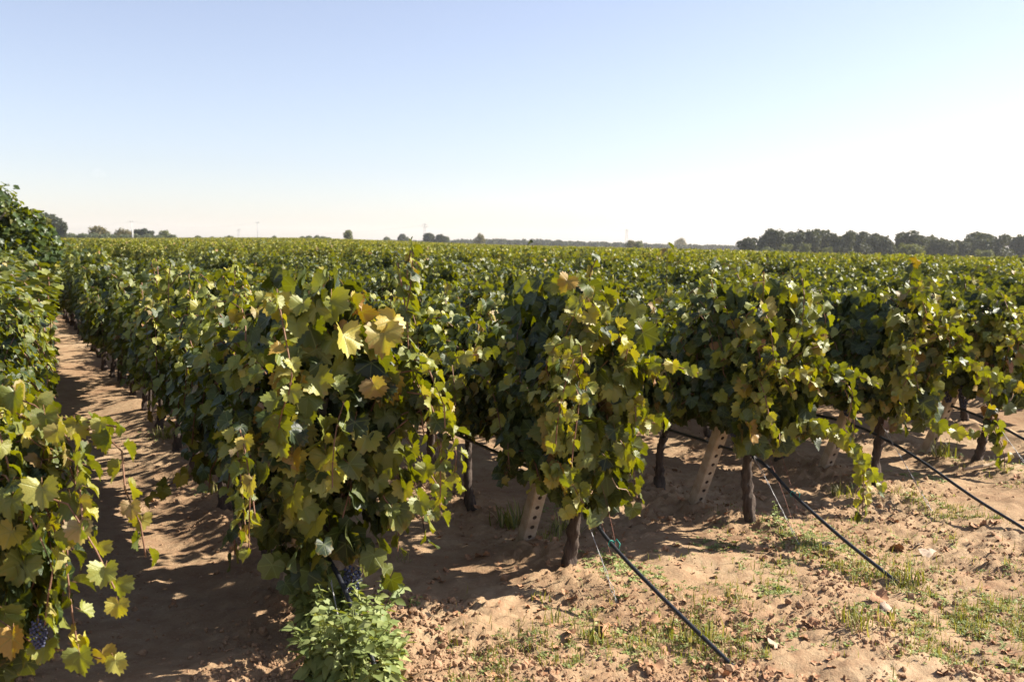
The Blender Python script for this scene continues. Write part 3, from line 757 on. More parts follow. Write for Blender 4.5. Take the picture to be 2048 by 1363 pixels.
# ------------------------------------------------------------------ posts, pipes, wires
def post_mesh(L=1.45, w=.085, d=.072, n_holes=20, first=.10):
    V = []; T = []
    hw, hd, ch = w / 2, d / 2, .007
    prof = [(-hw + ch, -hd), (hw - ch, -hd), (hw, -hd + ch), (hw, hd - ch), (hw - ch, hd), (-hw + ch, hd), (-hw, hd - ch), (-hw, -hd + ch)]
    for z in (-.25, L):
        for p_ in prof: V.append((p_[0], p_[1], z))
    for k in range(1, 8):
        kn = (k + 1) % 8; T += [(k, kn, 8 + kn), (k, 8 + kn, 8 + k)]
    T += [(8, 8 + k, 8 + k + 1) for k in range(1, 7)] + [(0, k + 1, k) for k in range(1, 7)]
    mi = [0] * len(T)
    # front face with real round holes: square cells, each with a ring and a recess
    cell = (L + .25) / (n_holes + 4); z0 = -.25; x0, x1 = -hw + ch, hw - ch; yf = -hd; m_ = 16
    for c_ in range(n_holes + 4):
        za = z0 + c_ * cell; zb = za + cell; cz = (za + zb) / 2; b0 = len(V)
        sq = []
        for q in range(m_):
            th = 2 * math.pi * (q + .5) / m_; cx_, sz2 = math.cos(th), math.sin(th); f = 1 / max(abs(cx_), abs(sz2))
            sq.append((cx_ * f * (x1 - x0) / 2, yf, cz + sz2 * f * cell / 2))
        # snap the corners so neighbouring cells close up
        V += [(x0, yf, za), (x1, yf, za), (x1, yf, zb), (x0, yf, zb)]
        rr = .0135
        for dep in (0, .035):
            for q in range(m_):
                th = 2 * math.pi * q / m_ + math.pi / 4 + math.pi; V.append((math.cos(th) * rr, yf + dep, cz + math.sin(th) * rr))
        r0 = b0 + 4; r1 = r0 + m_
        for side in range(4):          # ring quarter q*4..q*4+4 belongs to side
            c0 = b0 + side; c1 = b0 + (side + 1) % 4
            q0 = side * 4
            for q in range(4): T.append((c0, r0 + (q0 + q + 1) % m_, r0 + (q0 + q) % m_)); mi.append(0)
            T.append((c0, c1, r0 + (q0 + 4) % m_)); mi.append(0)
        for q in range(m_):
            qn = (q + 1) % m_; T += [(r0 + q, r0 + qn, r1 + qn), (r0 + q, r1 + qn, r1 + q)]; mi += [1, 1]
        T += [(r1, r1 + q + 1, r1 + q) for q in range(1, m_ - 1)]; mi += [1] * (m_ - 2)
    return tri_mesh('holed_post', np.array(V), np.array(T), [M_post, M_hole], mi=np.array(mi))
POST = post_mesh()
OUT = -DV   # outwards, towards the headland
post_lab = {1: 'pale concrete trellis post hidden in the tallest end vine, one hole showing above the weeds', 2: 'pale concrete post with a column of round holes, in the middle row',
            3: 'leaning concrete post with holes and a reddish lower half, right of centre', 4: 'short reddish concrete post in shade behind the hanging shoot', 5: 'leaning concrete post in shade at the right edge', 0: 'leaning concrete post inside the bottom left vine'}
def post_at(k, i_from_end=.52, lean=24):
    x, y = row_xy(k, i_from_end)
    o = obj('trellis_post', POST)
    # hole face looks outwards; lean outwards
    yaw = math.atan2(OUT[1], OUT[0]) + math.pi / 2
    o.matrix_world = Matrix.Translation((x, y, gz1(x, y) - .01)) @ Matrix.Rotation(yaw, 4, 'Z') @ Matrix.Rotation(R(lean), 4, 'X')
    tag(o, post_lab[k], 'post', 'leaning concrete posts at the row ends')
for k in range(0, 6): post_at(k, .52 if k != 1 else .50, 24)

pipe_lab = {0: 'black drip pipe of the leftmost row', 1: 'black drip pipe coming down into the pale green weeds', 2: 'longest black drip pipe slanting to the ground at bottom centre',
            3: 'black drip pipe curving down to the grass right of centre', 4: 'black drip pipe running out at the right edge above the grass', 5: 'black drip pipe highest at the right edge, mostly hidden by leaves'}
wire_lab = {k: v.replace('black drip pipe', 'twisted grey stay wire beside the black pipe').replace('longest ', '').replace(' highest', '') for k, v in pipe_lab.items()}
wire_lab = {0: 'twisted grey stay wire at the end of the leftmost row', 1: 'twisted grey stay wire just above the pale green weeds', 2: 'twisted grey stay wire left of the longest black pipe',
            3: 'twisted grey stay wire left of the pipe right of centre', 4: 'twisted grey stay wires below the pipe near the right edge', 5: 'twisted grey stay wire at the far right edge'}
def in_row(k, s, h, lat=0.0):
    """s metres outwards from the end vine, h above ground"""
    x, y = row_xy(k, -s, lat); return (x, y, gz1(x, y) * (1 if h < .2 else 0) + h)
for k in range(0, 6):
    reach = {1: .80, 2: 1.40, 3: 1.27, 4: 1.25, 5: 1.2, 0: 1.1}[k]
    ctrl = [in_row(k, -3.0, .50), in_row(k, -.9, .48), in_row(k, -.3, .47), in_row(k, .10, .40 if k != 3 else .45), in_row(k, .40, .27 if k == 2 else .31), in_row(k, .8, .145 if k != 1 else .09, .01), in_row(k, reach - .12, .020, .02), in_row(k, reach + .06, -.03, .02)]
    V, T = tube(spline(ctrl, .06), .0105, 9)
    root = obj('drip_pipe', tri_mesh('drip_pipe', V, T, [M_pipe], smooth=True)); tag(root, pipe_lab[k], 'irrigation pipe', 'black drip pipes at the row ends')
    rings = []
    for s_, h_ in ((reach - .10, .03), (reach - .28, .075)):
        c0 = Vector(in_row(k, s_, h_)); c1 = Vector(in_row(k, s_ + .035, h_ - .008)); 
    # green tie holding the pipe
    c0 = Vector(ctrl[4]); V, T = tube([c0 + Vector((.012 * math.cos(a_), 0, .016 * math.sin(a_))) + Vector((0, .01 * math.cos(a_), 0)) for a_ in np.linspace(0, 6.0, 9)] + [c0 + Vector((.03, .01, .02)), c0 + Vector((.05, 0, .012))], .0022, 5)
    # stay wire: two twisted strands
    A = Vector(in_row(k, .02, .52, -.01)); B = Vector(in_row(k, .52, .0, -.02)); B.z = gz1(B.x, B.y) - .02
    parts = []
    for ph in (0, math.pi):
        w = []
        for q in range(40):
            f = q / 39; c_ = A.lerp(B, f); off = .004 + .003 * math.sin(f * 9); w.append(c_ + Vector((math.cos(f * 26 + ph), 0, math.sin(f * 26 + ph))) * off)
        parts.append(tube(w, .0018, 4))
    o = obj('stay_wire', tri_mesh('stay_wire', *join(parts), [M_wire], smooth=True)); tag(o, wire_lab[k], 'wire', 'stay wires at the row ends')
    # thin rusty wires
    if k in (2, 3):
        parts = []
        for q, (s0, h0, s1) in enumerate(((.12, .75, .50), (.06, .60, .44))):
            a0 = Vector(in_row(k, s0, h0, .03)); a1 = Vector(in_row(k, s1, 0, .03)); mid = a0.lerp(a1, .5) + Vector((.02, 0, -.02)); parts.append(tube(spline([a0, mid, a1], .05), .0012, 3))
        o = obj('rusty_wire', tri_mesh('rusty_wire', *join(parts), [M_rust])); tag(o, 'thin rusty wires hanging over the longest black pipe' if k == 2 else 'thin rusty wires crossing the curved pipe right of centre', 'wire')
        V, T = tube([c0 + Vector((.014 * math.cos(a_), .01 * math.cos(a_), .016 * math.sin(a_))) for a_ in np.linspace(0, 6.0, 9)] + [c0 + Vector((.03, .01, .02)), c0 + Vector((.045, 0, .0)), c0 + Vector((.04, 0, -.03))], .0030, 5)
        o = obj('plastic_tie', tri_mesh('plastic_tie', V, T, [M_tie], smooth=True)); tag(o, 'green plastic tie knotted round the longest black pipe' if k == 2 else 'green plastic tie on the curved pipe right of centre', 'tie')
    # trellis wires inside the row
    parts = [tube([in_row(k, .0, hh), in_row(k, -14, hh)], .0014, 3) for hh in (.62, .95, 1.25)]
    o = obj('trellis_wire', tri_mesh('trellis_wire', *join(parts), [M_wire])); tag(o, {0: 'trellis wires inside the leftmost row', 1: 'trellis wires inside the row right of the path', 2: 'trellis wires inside the middle row', 3: 'trellis wires inside the row right of the middle one', 4: 'trellis wires inside the fourth row', 5: 'trellis wires inside the fifth row'}[k], 'wire', 'trellis wires along the rows')
for (px_, py_, h_, lab_) in ((352, 905, .14, 'short wooden stake on the path side below the tallest row'), (232, 772, .30, 'thin wooden stake farther back beside the bare path'), (293, 848, .35, 'thin dark wooden stake beside the bare path')):
    x, y = ground_at(px_, py_); z = gz1(x, y); V, T = tube([(0, 0, -.1), (.005, 0, h_ * .5), (.012, 0, h_)], [.018, .017, .015], 7)
    o = obj('stake', tri_mesh('stake', V, T, [M_bark]), loc=(x, y, z)); tag(o, lab_, 'stake', 'wooden stakes beside the path')

# ------------------------------------------------------------------ soil clods and pebbles
def clod_proto(seed, sub=0):
    import bmesh
    bm = bmesh.new(); bmesh.ops.create_icosphere(bm, subdivisions=sub + 1 if sub else 1, radius=1.0); r_ = random.Random(seed)
    for v in bm.verts: v.co *= r_.uniform(.65, 1.2); v.co.z *= .75
    V = np.array([tuple(v.co) for v in bm.verts]); T = np.array([[v.index for v in f.verts] for f in bm.faces]); bm.free()
    return V, T, V[:, :2].copy(), np.zeros(len(T), int)
CL = [clod_proto(s) for s in range(6)]
def rand_rot(n, r_):
    q = r_.normal(size=(n, 4)); q /= np.linalg.norm(q, axis=1, keepdims=True); w, x, y, z = q.T
    return np.stack([np.stack([1 - 2 * (y * y + z * z), 2 * (x * y - z * w), 2 * (x * z + y * w)], 1), np.stack([2 * (x * y + z * w), 1 - 2 * (x * x + z * z), 2 * (y * z - x * w)], 1),
                     np.stack([2 * (x * z - y * w), 2 * (y * z + x * w), 1 - 2 * (x * x + y * y)], 1)], 1)
def sample_ground(n, r_, pxr, pyr):
    px = r_.uniform(*pxr, n); py = r_.uniform(*pyr, n); Yd = H * F / (py - hor_y(px)); return (px - 1024) / F * Yd, Yd
r_ = np.random.RandomState(5)
x, y = sample_ground(60000, r_, (-60, 2150), (850, 1480))
o_ = x * NV[0] + y * NV[1]; kk = (o_ - ROW_O) / ROW_S; fr = kk - np.round(kk); t_ = x * DV[0] + y * DV[1]
ins = sstep(-.9, .3, t_ - (ROW_T + ROW_TS * kk))
w = .05 + .55 * np.exp(-(fr / .18) ** 2) * (.3 + .7 * ins) + 1.6 * np.clip(fbm(x * 1.1 + 9, y * 1.1, 21) - .53, 0, 1) * 3
w *= sstep(.35, .62, fbm(x * 3, y * 3, 77))
keep = r_.rand(len(x)) < np.clip(w, 0, 1); x, y = x[keep][:20000], y[keep][:20000]
s = .0035 + .011 * r_.rand(len(x)) ** 3 + .016 * (r_.rand(len(x)) > .985)
pos = np.stack([x, y, gz(x, y) + s * .25], 1)
o = obj('soil_clods', scatter_mesh('soil_clods', CL, pos, rand_rot(len(x), r_), s, [M_clod], seed=3)); tag(o, 'loose crumbs and clods of reddish sandy soil', 'soil', kind='stuff')

# ------------------------------------------------------------------ grass of the headland
def blade(seed):
    r_ = random.Random(seed); b_ = r_.uniform(.15, .75); w = .035
    V = np.array([(-w, 0, 0), (w, 0, 0), (-w * .8, b_ * .18, .45), (w * .8, b_ * .18, .45), (0, b_ * .8, .92 - b_ * .25)]); T = np.array([(0, 1, 3), (0, 3, 2), (2, 3, 4)])
    return V, T, V[:, :2].copy(), np.zeros(3, int)
BL = [blade(s) for s in range(8)]
def zrot(n, r_, tilt=.35):
    a_ = r_.uniform(0, 6.283, n); tl = r_.normal(0, tilt, n); c_, s_ = np.cos(a_), np.sin(a_); ct, st_ = np.cos(tl), np.sin(tl); z0 = np.zeros(n)
    Rz = np.stack([np.stack([c_, -s_, z0], 1), np.stack([s_, c_, z0], 1), np.stack([z0, z0, z0 + 1], 1)], 1)
    Rx = np.stack([np.stack([z0 + 1, z0, z0], 1), np.stack([z0, ct, -st_], 1), np.stack([z0, st_, ct], 1)], 1)
    return Rz @ Rx
r_ = np.random.RandomState(15)
x, y = sample_ground(260000, r_, (900, 2200), (880, 1480))
o_ = x * NV[0] + y * NV[1]; kk = (o_ - ROW_O) / ROW_S; t_ = (x * DV[0] + y * DV[1]) - (ROW_T + ROW_TS * kk); fr = np.abs(kk - np.round(kk))
dens = sstep(.15, -.9, t_) * .35 + np.exp(-(fr / .13) ** 2) * sstep(.5, -.3, t_) * .9 * (kk > 1.5)
dens += .9 * sstep(3.3, 4.2, kk) * sstep(-.2, -.9, t_)
patch = sstep(.42, .60, fbm(x * 2.3, y * 2.3, 91, 4)); fine = sstep(.42, .58, fbm(x * 11, y * 11, 95, 2))
keep = r_.rand(len(x)) < np.clip(dens, 0, 1) * (patch * .9 + .03) * (fine * .9 + .1) * .60
x, y = x[keep], y[keep]; n = len(x)
s = .022 + .055 * r_.rand(n) ** 1.8
pos = np.stack([x, y, gz(x, y) - .003], 1)
o = obj('grass', scatter_mesh('grass', BL, pos, zrot(n, r_), s, [M_grass], seed=4)); tag(o, 'short patchy green grass on the sandy headland', 'grass', kind='stuff')
# low creeping weeds, same patches
def weedlet(seed):
    r_ = random.Random(seed); V = []; T = []
    for k in range(4):
        a_ = k * 1.6 + r_.uniform(-.3, .3); c_, s_ = math.cos(a_), math.sin(a_); b0 = len(V); z = r_.uniform(.15, .5)
        for (u, v_, zz) in ((0, 0, 0), (.5, .28, z), (1, 0, z * .9), (.5, -.28, z)): V.append((u * c_ - v_ * s_, u * s_ + v_ * c_, zz))
        T += [(b0, b0 + 3, b0 + 1), (b0 + 1, b0 + 3, b0 + 2)]
    V = np.array(V); T = np.array(T); T = flip_up(V, T); return V, T, V[:, :2].copy(), np.zeros(len(T), int)
WL = [weedlet(s) for s in range(5)]
keep = r_.rand(n) < .22; x2 = x[keep] + r_.normal(0, .02, keep.sum()); y2 = y[keep] + r_.normal(0, .02, keep.sum())
xa, ya = [], []
for px_, py_, m_, sp_ in ((1450, 1110, 70, .1), (1590, 1080, 160, .16), (1650, 1100, 140, .14), (1240, 1150, 160, .10), (1290, 1180, 120, .10), (1570, 1190, 60, .05), (1150, 1030, 60, .1), (1870, 960, 80, .12), (1950, 930, 90, .15), (330, 885, 80, .12), (430, 1000, 60, .12), (1770, 1240, 90, .08), (1560, 1290, 70, .1)):
    gx_, gy_ = ground_at(px_, py_); xa += list(r_.normal(gx_, sp_, m_)); ya += list(r_.normal(gy_, sp_, m_))
x2 = np.concatenate([x2, xa]); y2 = np.concatenate([y2, ya]); n2 = len(x2)
pos = np.stack([x2, y2, gz(x2, y2)], 1)
o = obj('low_weeds', scatter_mesh('low_weeds', WL, pos, zrot(n2, r_, .2), .010 + .018 * r_.rand(n2), [M_weed], seed=9)); tag(o, 'tiny broad-leaved weeds creeping over the soil', 'weeds', kind='stuff')
# taller tufts one can tell apart
tuft_lab = [(1030, 1062, 'upright grass tuft left of the holed post in the middle row', .20, 60), (1135, 1075, 'grass tuft between the holed post and the bare trunk', .16, 70), (1105, 1095, 'small grass tuft at the foot of the holed post', .10, 50),
            (1085, 1215, 'lone thin grass tuft on bare soil below the middle trunk', .09, 14), (1120, 1262, 'small lone grass tuft lower in the bare soil', .10, 16), (1195, 1292, 'grass tuft beside the brown curled leaf', .12, 22),
            (810, 1130, 'tiny grass tuft in the shade right of the tallest vine', .10, 14), (440, 1010, 'grass tuft in shade under the left side of the tallest row', .14, 50), (330, 890, 'grass tuft at the edge of the bare path', .14, 60), (1485, 1215, 'weedy grass tuft left of the curved pipe end', .10, 30),
            (1850, 1180, 'thick grass tuft where the curved black pipe meets the ground', .13, 70), (1420, 1300, 'grass tuft beside the end of the longest pipe', .13, 60), (1740, 1290, 'grass tuft with dark stems at lower right', .12, 50), (1800, 1270, 'pale grass tuft at lower right behind dead leaves', .11, 40),
            (1900, 930, 'grass tuft in shade behind the last pipe', .18, 50), (1700, 1000, 'green tuft under the hanging yellow-green shoot', .14, 50)]
for q, (px_, py_, lab_, h_, m_) in enumerate(tuft_lab):
    gx_, gy_ = ground_at(px_, py_); rr = np.random.RandomState(200 + q); z0 = gz1(gx_, gy_)
    pos = np.stack([rr.normal(0, .022 + .0005 * m_, m_), rr.normal(0, .022 + .0005 * m_, m_), np.full(m_, -.008)], 1)
    o = obj('grass_tuft', scatter_mesh('grass_tuft', BL, pos, zrot(m_, rr, .45), h_ * rr.uniform(.5, 1.15, m_), [M_grass], seed=q), loc=(gx_, gy_, z0)); tag(o, lab_, 'grass tuft', 'grass tufts')

# ------------------------------------------------------------------ pale green weeds in front of the tallest vine
def ovate(seed):
    r_ = random.Random(seed); V = []; rows_ = [(0, .03), (.18, .24), (.40, .30), (.65, .20), (.85, .09), (1.0, 0.0)]; dr = r_.uniform(.1, .35); fo = r_.uniform(.1, .3)
    for (f, w_) in rows_:
        for sx_ in (-1, 0, 1): V.append((sx_ * w_ * (1 + r_.uniform(-.12, .12)), f, fo * abs(sx_) * w_ * 1.2 - dr * f * f))
    T = []
    for k in range(5):
        a_ = k * 3
        for c_ in (0, 1): T += [(a_ + c_, a_ + c_ + 1, a_ + c_ + 4), (a_ + c_, a_ + c_ + 4, a_ + c_ + 3)]
    V = np.array(V); T = np.array(T); T = flip_up(V, T); return V, T
OV = [tri_mesh('weed_leaf', *ovate(s), [M_weed], smooth=True) for s in range(6)]
def weed_plant(gx_, gy_, h_, n_st, lab_, seed, size=.072, grp='pale green weeds in front of the tallest vine'):
    r_ = random.Random(seed); root = empty('weed_plant', (gx_, gy_, gz1(gx_, gy_) - .01), r_.uniform(0, 6)); tag(root, lab_, 'weed', grp); stems = []; cnt = 0
    for s in range(n_st):
        a_ = r_.uniform(0, 6.28); lean = r_.uniform(.05, .7); hh = h_ * r_.uniform(.6, 1.1); tip_ = Vector((math.cos(a_) * lean * hh, math.sin(a_) * lean * hh, hh)); base = Vector((r_.gauss(0, .02), r_.gauss(0, .02), 0))
        stems.append(tube(spline([base, base.lerp(tip_, .5) + Vector((0, 0, .02)), tip_], .04), .0022, 4)); n = int(hh / .026); turn = r_.uniform(0, 6)
        for k in range(n):
            f = (k + 1) / n; p_ = base.lerp(tip_, f)
            for pr_ in range(2):
                if cnt >= 299: break
                th = turn + pr_ * math.pi + k * 1.57; sz = size * (1.15 - .6 * f) * r_.uniform(.8, 1.25)
                tipd = Vector((math.cos(th), math.sin(th), .25 - .8 * (1 - f) + r_.gauss(0, .25))); 
                M = frames(np.array([tuple(tipd)]), np.array([(r_.gauss(0, .5), r_.gauss(0, .5), 1)]))[0]
                o = bpy.data.objects.new('leaf', OV[r_.randrange(6)]); o.matrix_basis = Matrix.Translation(p_) @ Matrix(M.tolist()).to_4x4() @ Matrix.Diagonal((sz, sz, sz, 1)); COL.objects.link(o); o.parent = root; cnt += 1
    obj('stem', tri_mesh('weed_stem', *join(stems), [M_weed]), root)
for q, (px_, py_, h_, lab_) in enumerate([(622, 1300, .30, 'pale green leafy weed left of the pipe, under the grapes'), (680, 1320, .28, 'pale green leafy weed at the foot of the tallest vine, mid clump'), (725, 1330, .22, 'pale green weed right of the pipe beneath the tallest vine'),
                                       (640, 1400, .25, 'pale green weed at the bottom edge, left in the clump'), (700, 1410, .25, 'pale green weed at the bottom edge, middle of the clump'), (765, 1390, .22, 'low pale green weed at the right of the clump by bare soil'), (722, 1440, .34, 'tall pale green weed in front of the pipe at the bottom edge')]):
    gx_, gy_ = ground_at(px_, py_); weed_plant(gx_, gy_, h_ * 1.15, 14, lab_, 700 + q)
for q, (px_, py_, h_, lab_) in enumerate([(1572, 1070, .13, 'small seedling weed right of the third trunk'), (1575, 1212, .05, 'flat little weed on the bare soil right of centre'), (1735, 1262, .09, 'small weed with dark stems at lower right'), (830, 1240, .06, 'little weed at the right edge of the tallest vine shade')]):
    gx_, gy_ = ground_at(px_, py_); weed_plant(gx_, gy_, h_, 4, lab_, 760 + q, .03, 'small weeds on the soil')

# ------------------------------------------------------------------ dead leaves on the ground
DL = []
for s in range(6):
    V, T, uv, mi = make_leaf(26, (.5, 1.0), 500 + s, curl=1.7, teeth=.08); T = flip_up(V, T); V = V.copy(); V[:, 2] += .16 * np.sin(V[:, 0] * 5 + s); DL.append((V, T, uv, mi))
DL_ME = [tri_mesh('dead_leaf', v_[0], v_[1], [M_dry], uv=v_[2], smooth=True) for v_ in DL]; DL_PALE = tri_mesh('dead_leaf', DL[2][0], DL[2][1], [M_dry_pale], uv=DL[2][2], smooth=True)
dead = [(1230, 1280, .07, 'curled brown dead leaf on bare soil left of the longest pipe'), (1318, 1262, .075, 'big crumpled tan dead leaf beside the longest pipe'), (1350, 1315, .06, 'orange dead leaf under the longest pipe end'), (1330, 1355, .07, 'dead leaf at the bottom edge left of the pipe end'),
        (1500, 1290, .08, 'long curled dead leaf right of the longest pipe'), (1545, 1300, .07, 'dark brown dead leaf in grass at lower centre right'), (1580, 1312, .06, 'pale tan dead leaf in grass at lower centre right'), (1460, 1215, .055, 'brown dead leaf in grass above the longest pipe end'),
        (1825, 1100, .085, 'curled tan dead leaf right of the curved pipe'), (1862, 1088, .07, 'pale pinkish dead leaf in the right-hand grass'), (1885, 1105, .09, 'long pale dead leaf in the right-hand grass'), (1835, 1140, .06, 'orange dead leaf by the curved pipe end'),
        (1785, 1215, .085, 'crumpled brown dead leaf below the curved pipe end'), (1800, 1232, .07, 'pale dead leaf below the curved pipe end'), (1790, 1270, .09, 'large reddish dead leaf at lower right'), (1740, 1240, .06, 'purple-brown dead leaf by dark stems at lower right'),
        (1990, 1245, .06, 'small pinkish dead leaf near the right edge'), (1810, 1058, .05, 'small brown dead leaf above the curved pipe'), (1985, 1065, .08, 'reddish dead leaf in grass at the right edge'), (2030, 1090, .06, 'dead leaf under the last pipe at the right edge'),
        (1265, 1150, .035, 'small orange dead leaf under the stay wire'), (1575, 1068, .06, 'red-brown dead leaf at the third trunk'), (945, 1262, .04, 'small dead leaf on the clods left of centre'), (800, 1250, .05, 'reddish dead leaf right of the pale weeds'),
        (1020, 1178, .05, 'flat tan dead leaf on bare soil left of the bare trunk'), (335, 1225, .045, 'small pink dead leaf on the shaded path'), (775, 1090, .03, 'tiny dead leaf in the vine shade'), (970, 1130, .06, 'flat brown leaf left of the holed post'), (1650, 1270, .06, 'brown dead leaf in the lower right grass')]
for q, (px_, py_, s_, lab_) in enumerate(dead):
    gx_, gy_ = ground_at(px_, py_); r2 = random.Random(q)
    pale = 'pale' in lab_
    o = obj('dead_leaf', DL_PALE if pale else DL_ME[q % 6], loc=(gx_, gy_, gz1(gx_, gy_) + s_ * .10), rot=(r2.gauss(0, .35), r2.gauss(0, .35), r2.uniform(0, 6)), scale=(s_ * .88, s_ * .75, s_ * .8)); tag(o, lab_, 'dead leaf', 'dead leaves on the soil')
gx_, gy_ = ground_at(1682, 1108); o = obj('dead_leaf', DL_PALE, loc=(gx_, gy_, gz1(gx_, gy_) + .02), rot=(.3, .2, 1.2), scale=(.07, .05, .06)); tag(o, 'whitish shrivelled leaf on the soil left of the curved pipe', 'dead leaf', 'dead leaves on the soil')
rr = np.random.RandomState(8); x, y = sample_ground(2600, rr, (750, 2150), (950, 1450)); o_ = x * NV[0] + y * NV[1]; kk = (o_ - ROW_O) / ROW_S; keep = rr.rand(len(x)) < .15 + .5 * np.exp(-((kk - np.round(kk)) / .2) ** 2)
x, y = x[keep], y[keep]; pos = np.stack([x, y, gz(x, y) + .004], 1)
LIT = [(V_ * .9, T_, u_, m_) for V_, T_, u_, m_ in [make_leaf(9, (1.0,), 800 + s, curl=2.0) for s in range(4)]]
o = obj('leaf_litter', scatter_mesh('leaf_litter', LIT, pos, zrot(len(x), rr, .5), .010 + .030 * rr.rand(len(x)), [M_dry], seed=2)); tag(o, 'scraps of dead brown leaf scattered on the soil', 'leaf litter', kind='stuff')
gx_, gy_ = ground_at(1945, 955); gx2, gy2 = ground_at(2045, 950)
o = obj('dry_cane', tri_mesh('dry_cane', *tube([(gx_, gy_, gz1(gx_, gy_) + .05), ((gx_ + gx2) / 2, (gy_ + gy2) / 2, .07), (gx2, gy2, gz1(gx2, gy2) + .06)], .014, 7), [M_tendril])); tag(o, 'dry pale cane lying in the grass at the right edge', 'cane')
V, T = tube(spline([unproj(1232, 960, 5.0), unproj(1245, 982, 5.0), unproj(1262, 985, 5.0), unproj(1272, 1000, 5.05), unproj(1282, 1010, 5.05)], .02), .0025, 4)
rt = vine_root(2, 0); o = obj('tendril', tri_mesh('tendril', V, T, [M_tendril]), rt); o.matrix_parent_inverse = (Matrix.Translation(rt.location) @ Matrix.Rotation(ROW_ANG, 4, 'Z')).inverted()

# ------------------------------------------------------------------ trees
def crown_mesh(seed, mat, n=1500, lobes=9, leaf=.12, flat=.75, up=.15, shape='round'):
    """unit crown: about 1 wide (radius .5) and 1 tall, base at z 0"""
    r_ = np.random.RandomState(seed); C_ = []
    for k in range(lobes):
        a_ = r_.uniform(0, 6.28); rad = r_.uniform(.05, .30); z = r_.uniform(.22, .78); rr_ = r_.uniform(.15, .26) * (1.0 if z < .6 else .8)
        if shape == 'dome': z = .25 + .40 * (1 - (rad / .32) ** 2) * r_.uniform(.7, 1)
        C_.append((math.cos(a_) * rad, math.sin(a_) * rad, z, rr_))
    C_.append((0, 0, .35, .30)); C_ = np.array(C_); w_ = C_[:, 3] ** 2; w_ /= w_.sum(); ix = r_.choice(len(C_), n, p=w_)
    d = r_.normal(size=(n, 3)); d /= np.linalg.norm(d, axis=1, keepdims=True); rr_ = r_.uniform(.6, 1.08, n) * (1 + .25 * (vnoise(d[:, 0] * 3 + ix * 5, d[:, 2] * 3, seed) - .5))
    pos = C_[ix, :3] + d * (C_[ix, 3] * rr_)[:, None]; pos[:, 2] = np.maximum(pos[:, 2], .02)
    nm = d + r_.normal(0, .5, (n, 3)); nm[:, 2] += .3; tip = r_.normal(size=(n, 3))
    return scatter_mesh('crown', FARL, pos, frames(tip, nm), leaf * r_.uniform(.55, 1.2, n) * .5, [mat], seed=seed)
def tree_trunk(seed):
    r_ = random.Random(seed); parts = [tube([(0, 0, -.05), (.02, .01, .15), (0, 0, .35), (.02, -.01, .6)], [.05, .04, .035, .015], 7)]
    for k in range(5):
        a_ = k * 1.3; parts.append(tube([(0, 0, .18 + .05 * k), (math.cos(a_) * .12, math.sin(a_) * .12, .38 + .04 * k), (math.cos(a_) * .27, math.sin(a_) * .27, .5 + .05 * k)], [.02, .013, .005], 5))
    return tri_mesh('tree_trunk', *join(parts), [M_olive_bark], smooth=True)
TT = [tree_trunk(s) for s in range(3)]
CM = {}
for nm_, mt, lf, nn, sh in (('dark', M_dark, .10, 5000, 'round'), ('olive', M_olive, .12, 1500, 'dome'), ('bush', M_bush, .12, 1500, 'round'), ('brown', M_brown, .11, 1500, 'dome')):
    CM[nm_] = [crown_mesh(hash(nm_) % 1 + 40 + s * 7 + len(nm_), mt, nn, 11, lf, shape=sh) for s in range(4)]
def tree(px_, top, width_px, D, kind_, lab_, name='tree', grp=None, sink=0.0, seed=0):
    r_ = random.Random(seed + int(px_)); X_ = (px_ - 1024) / F * D; z = float(far_z(X_, D)); ztop = H + (hor_y(px_) - top) / F * D; h_ = ztop - z; w_ = width_px / F * D
    root = empty(name, (X_, D, z), r_.uniform(0, 6.28)); tag(root, lab_, 'tree' if 'bush' not in name and 'shrub' not in name else 'bush', grp)
    obj('trunk', TT[r_.randrange(3)], root, scale=(h_ * .8, h_ * .8, h_ * .85)); obj('crown', CM[kind_][r_.randrange(4)], root, loc=(0, 0, h_ * .06), scale=(w_ * 1.3, w_ * 1.3, h_ * 1.22))
wb_ = [(1490, 480, 34, 'leftmost low tree of the dark windbreak'), (1530, 461, 48, 'tall forked dark tree near the left end of the windbreak'), (1560, 468, 44, 'dark windbreak tree behind the first round pale bush'), (1583, 474, 36, 'lower brownish dark tree in a dip of the windbreak'),
       (1612, 463, 46, 'dark tree of the highest windbreak group, left one'), (1642, 462, 50, 'dark tree of the highest windbreak group, right one'), (1676, 470, 44, 'dark windbreak tree right of the highest group'), (1705, 467, 42, 'middle windbreak tree with a bumpy top'), (1733, 470, 42, 'dark windbreak tree left of the yellow shoot tip'),
       (1765, 474, 40, 'lower ragged windbreak tree behind the yellow shoot tip'), (1808, 468, 56, 'dark windbreak tree above the wide green bush'), (1842, 474, 44, 'dark windbreak tree right of the wide green bush'), (1875, 479, 46, 'low ragged dark tree in the right half of the windbreak'), (1908, 483, 40, 'lowest windbreak tree before the last dome'),
       (1945, 474, 56, 'dome-shaped dark tree near the right edge'), (1980, 474, 54, 'broad dark tree joined to the dome-shaped one'), (2030, 473, 56, 'dark tree at the right edge of the picture'), (2075, 470, 56, 'dark tree just past the right edge')]
for q, (px_, top, w_, lab_) in enumerate(wb_): tree(px_, top, w_ * 1.15, 300 + (q % 3) * 9, 'dark', lab_, 'windbreak_tree', 'dark windbreak trees on the right', seed=q)
